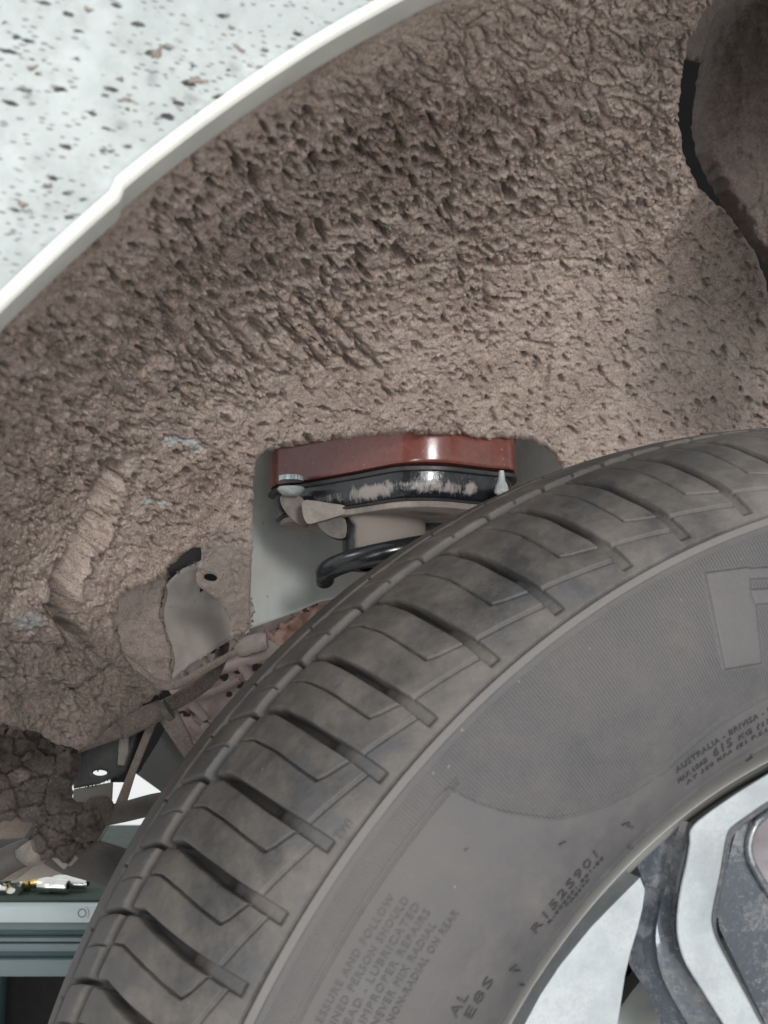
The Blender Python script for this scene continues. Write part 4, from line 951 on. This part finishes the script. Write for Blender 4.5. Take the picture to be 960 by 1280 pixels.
arm = thing("support_bracket", P(190, 950, .70), "dusty bracket panels and straps with a round-ended slot left of the tyre", "bracket")
web([(196, 930), (208, 908), (222, 903), (236, 925), (246, 960), (240, 985), (212, 1000), (196, 985), (172, 968)], .72, M_green, (), .003, "bracket_panel", .0005, arm, s=4)
web([(60, 905), (130, 880), (200, 850), (222, 880), (196, 900), (150, 920), (95, 950)], .70, M_shade, (), .003, "shade_sheet", .0, arm, s=9)  # black sheet added behind the bar in place of shade
web([(140, 905), (196, 893), (176, 962), (156, 978), (138, 978)], .71, M_shade, (), .003, "shade_sheet", .0, arm, s=10)  # black sheet added behind the strap in place of shade
prism("strap", [P(a, b, .69) for a, b in [(183, 908), (196, 900), (168, 968), (152, 1020), (138, 1020)]], np.array([0, .004, 0]), M_mud_panel, arm, .0006)
prism("strap", [P(a, b, .685) for a, b in [(200, 902), (220, 888), (236, 920), (246, 945), (250, 975), (238, 960), (224, 938)]], np.array([0, .006, 0]), M_mud_panel, arm, .001)
web([(90, 940), (120, 925), (150, 912), (176, 905), (158, 962), (152, 968), (124, 980), (92, 986)], .67, M_darksteel, [(125, 966, 9, 3.5)], .0015, "slotted_plate", .0, arm, .9, s=5)
prism("strap", [P(a, b, .664) for a, b in [(149, 925), (159, 916), (160, 940), (154, 957), (147, 956)]], np.array([0, .004, 0]), M_flange, arm, .0006)
web([(92, 987), (140, 978), (139, 1000), (124, 1012), (90, 1010)], .68, M_green, (), .003, "bracket_panel", .0, arm, s=6)

rod = thing("tie_rod", P(155, 1010, .64), "dark tie rod running from the mud clod to the back of the tyre", "tie rod")
tube("rod", [P(a, b, .64) for a, b in [(118, 1022), (150, 1016), (190, 1006), (215, 1002)]], [.0060, .0062, .0066, .0066], M_arm, rod, 20, 4)
tube("boot", [P(a, b, .637) for a, b in [(112, 1014), (124, 1012), (128, 1014), (134, 1030)]], [.007, .0085, .008, .004], M_mud_dark, rod, 16, 4, .2)

low = thing("lower_control_arm", P(60, 1050, .66), "dark lower control arm with clamp and strap below the mud clod", "control arm")
tube("arm_tube", [P(a, b, y) for a, b, y in [(40, 1040, .66), (80, 1066, .66), (118, 1076, .66), (160, 1090, .66)]], [.011, .0115, .0125, .013], M_arm, low, 24, 5)
tube("arm_tube", [P(a, b, y) for a, b, y in [(-60, 1105, .64), (-20, 1092, .64), (12, 1074, .645), (40, 1062, .65)]], [.009, .0088, .0086, .008], M_arm, low, 20, 5)
tube("arm_tube", [P(a, b, y) for a, b, y in [(-60, 1066, .67), (0, 1066, .67), (34, 1062, .67)]], [.009, .0088, .008], M_darksteel, low, 20, 5)
tube("clamp", [P(a, b, .632) for a, b in [(30, 1056), (38, 1066), (50, 1062), (46, 1054)]], [.006, .0075, .0075, .005], M_flange, low, 14, 5, .2)
for o_ in ((45, 1010, 0), (53, 1006, .004)):
    tube("strap", [P(a, b, .615 + o_[2]) for a, b in [(o_[0], o_[1]), (o_[0] + 8, o_[1] + 25), (o_[0] + 22, o_[1] + 52), (o_[0] + 40, o_[1] + 72)]], [.0012, .0022, .0026, .002], M_flange, low, 10, 5, .15, 1.6)
web([(-80, 1030), (30, 1020), (60, 1045), (45, 1080), (20, 1100), (-80, 1110)], .72, M_mud_panel, (), .003, "arm_plate", .001, low, s=7)
web([(14, 1092), (50, 1076), (75, 1078), (112, 1081), (122, 1085), (60, 1096), (14, 1104)], .73, M_sheet, (), .003, "arm_plate", .001, low, s=8)
prism("arm_plate", [P(a, b, .66) for a, b in [(102, 1066), (126, 1024), (138, 1028), (112, 1072)]], np.array([0, .003, 0]), M_flange, low, .0006)

def clod(name, outline, y, amp, label, mat=M_mud_dark, s=0, parent=None):
    uu, vv, dd, ff = patch(rough(outline, 2.6, 4, 20 + s), 1.8, (), 60)
    bul = np.sqrt(np.clip(1 - (1 - np.clip(dd / 34, 0, 1)) ** 2, 0, 1)); f1, f2, cv = cells((uu + 12 * perlin(uu / 12, vv / 12, 3)) / 34, (vv + 12 * perlin(uu / 12, vv / 12, 4)) / 30, 60 + s)
    wq = uu + 3 * perlin(uu / 9, vv / 9, 5); wr = vv + 3 * perlin(uu / 9, vv / 9, 6)
    fa, fb, ca = cells(wq / 30, wr / 22, 60 + s); fc_, fd, cb = cells(wq / 11, wr / 9, 66 + s)
    yy = y - .018 * bul - .011 * (ca - .5) - .0035 * (cb - .5) + .005 * (1 - sst(0, .10, fb - fa)) - .009 * fbm(uu / 50, vv / 44, 210 + s, 3) - .0006 * fbm(uu / 3.5, vv / 3.5, 215 + s, 2)
    o = world_obj(name, P(uu, vv, yy), ff, mat, parent)
    if label: props(o, label, "mud clod")
    return o
clod("mud_clod", [(-90, 890), (0, 888), (50, 900), (92, 922), (102, 940), (100, 962), (90, 985), (92, 1000), (118, 1006), (128, 1016), (132, 1034), (124, 1046), (112, 1060), (98, 1066), (86, 1080), (66, 1072), (52, 1078), (44, 1058), (40, 1030), (20, 1024), (-10, 1030), (-90, 1030)], .610, 1, "dark greasy mud clod packed over the joint at lower left")

# ================================================================== tool cart behind the car
cart = thing("tool_cart", (-.40, 1.25, 0), "grey-green painted metal tool cart with pale top edge behind the tyre", "tool cart")
YC = 1.10
def zc(py): return P(100, py, YC)[2]
def slab(name, p0, p1, y0, mat, bev=.002, x0=-.62, x1=.02, depth=.5):
    z1, z0 = zc(p0), zc(p1); return box(name, ((x0 + x1) / 2, y0 + depth / 2, (z0 + z1) / 2), (x1 - x0, depth, z1 - z0), mat, cart, bev)
slab("top_edge", 1131, 1152, YC - .006, M_cartB)
slab("drawer_front", 1152.6, 1163, YC, M_cartA); slab("drawer_gap", 1163, 1172, YC + .006, M_cartC); slab("drawer_front", 1172, 1178, YC, M_cartA)
slab("drawer_front", 1179.5, 1190, YC, M_cartA); slab("drawer_gap", 1190, 1199, YC + .006, M_cartC); slab("drawer_front", 1199, 1221, YC - .001, M_cartA)
for dx in (-.57, -.03):
    box("leg", (dx, YC + .06, (zc(1221)) / 2 + .0), (.03, .03, zc(1221)), M_cartC, cart, .002)
    box("leg", (dx, YC + .44, (zc(1221)) / 2 + .0), (.03, .03, zc(1221)), M_cartC, cart, .002)
box("lower_shelf", (-.30, YC + .25, .32), (.58, .46, .02), M_cartC, cart, .002)
box("cart_shade_panel", (-.30, YC + .47, zc(1221) / 2 + .03), (.60, .01, zc(1221) - .08), M_shade, cart, 0)  # black sheet stands in for the shade under the cart
q = P(103, 1141, YC - .0065); lathe("round_badge", [(0, .0002), (0, .0068), (-.0012, .0064), (-.0012, .0002)], q, (0, 1, 0), M_cartB, cart, 24); lathe("badge_ring", [(-.0013, .0046), (-.0018, .0042), (-.0013, .0034)], q, (0, 1, 0), M_cartA, cart, 24)
ztop = zc(1131)
box("tool_mat", (-.30, YC + .24, ztop + .0015), (.60, .46, .003), M_matt, cart, .0005)
def socket(x, y, ang, L, r, mat, label, cat="socket", name="socket", drive=True):
    z = ztop + .0032 + r; d = np.array([math.cos(ang), math.sin(ang), 0]); c = np.array([x, y, z]); t = thing(name, (x, y, ztop + .003), label, cat, "loose sockets and bits on the tool cart")
    lathe("socket_body", [(-L / 2, r * .45), (-L / 2, r * .9), (-L / 2 + .001, r), (-L * .1, r), (-L * .02, r * .8), (L / 2 - .001, r * .78), (L / 2, r * .72), (L / 2, r * .40), (L / 2 - .006, r * .4)], c, d, mat, t, 24, ref=(0, 0, 1))
    lathe("drive_recess", [(-L / 2 + .004, .0001), (-L / 2 + .004, r * .5), (-L / 2 + .0001, r * .5)], c, d, M_shade, t, 6, ref=(0, 0, 1)); return t  # recess coloured black instead of left to its own shade
def xs_(px, y): return (px - 480) / F * y / math.cos(PIT) * 1.0
for px, dy, ang, L, r, mat, lab in [(62, .05, .15, .030, .0095, M_brass, "brass-coloured socket lying between the ring-ended spanner and chrome sockets"), (88, .035, -.22, .034, .0085, M_chrome, "chrome socket tilted right, nearest the tyre on the cart edge"), (108, .05, -.15, .040, .0080, M_chrome, "longest chrome socket against the back of the tyre"),
                                    (50, .09, .35, .026, .008, M_chrome, "small chrome socket behind the brass-coloured one"), (78, .11, 2.6, .030, .0085, M_chrome, "chrome socket turned away from the others at the back"), (125, .15, .3, .028, .009, M_chrome, "chrome socket farthest back beside the tyre"), (140, .22, .1, .03, .010, M_chrome, "pale round socket seen under the tie rod")]:
    socket(xs_(px, YC + dy), YC + dy, ang, L, r, mat, lab)
sp_ = thing("ring_spanner", (xs_(20, YC + .03), YC + .03, ztop + .003), "chrome spanner with round ring end lying along the cart edge", "spanner")
x0, x1 = xs_(-60, YC + .03), xs_(32, YC + .03)
tube("shaft", [(x0, YC + .032, ztop + .008), (x0 * .5 + x1 * .5, YC + .032, ztop + .0085), (x1, YC + .032, ztop + .009)], [.0045, .004, .005], M_chrome, sp_, 12, 4)
lathe("ring", [(-.005, .0075), (-.005, .012), (-.003, .0138), (.003, .0138), (.005, .012), (.005, .0075), (-.005, .0075)], (xs_(37, YC + .03), YC + .032, ztop + .013), (.25, 1, .35), M_chrome, sp_, 28)

# dark panel added to cover the bright gap behind the wheel
box("dark_gap_cover", (.36, 1.02, H - .14), (1.1, .01, .95), M_darksteel, housing, 0)
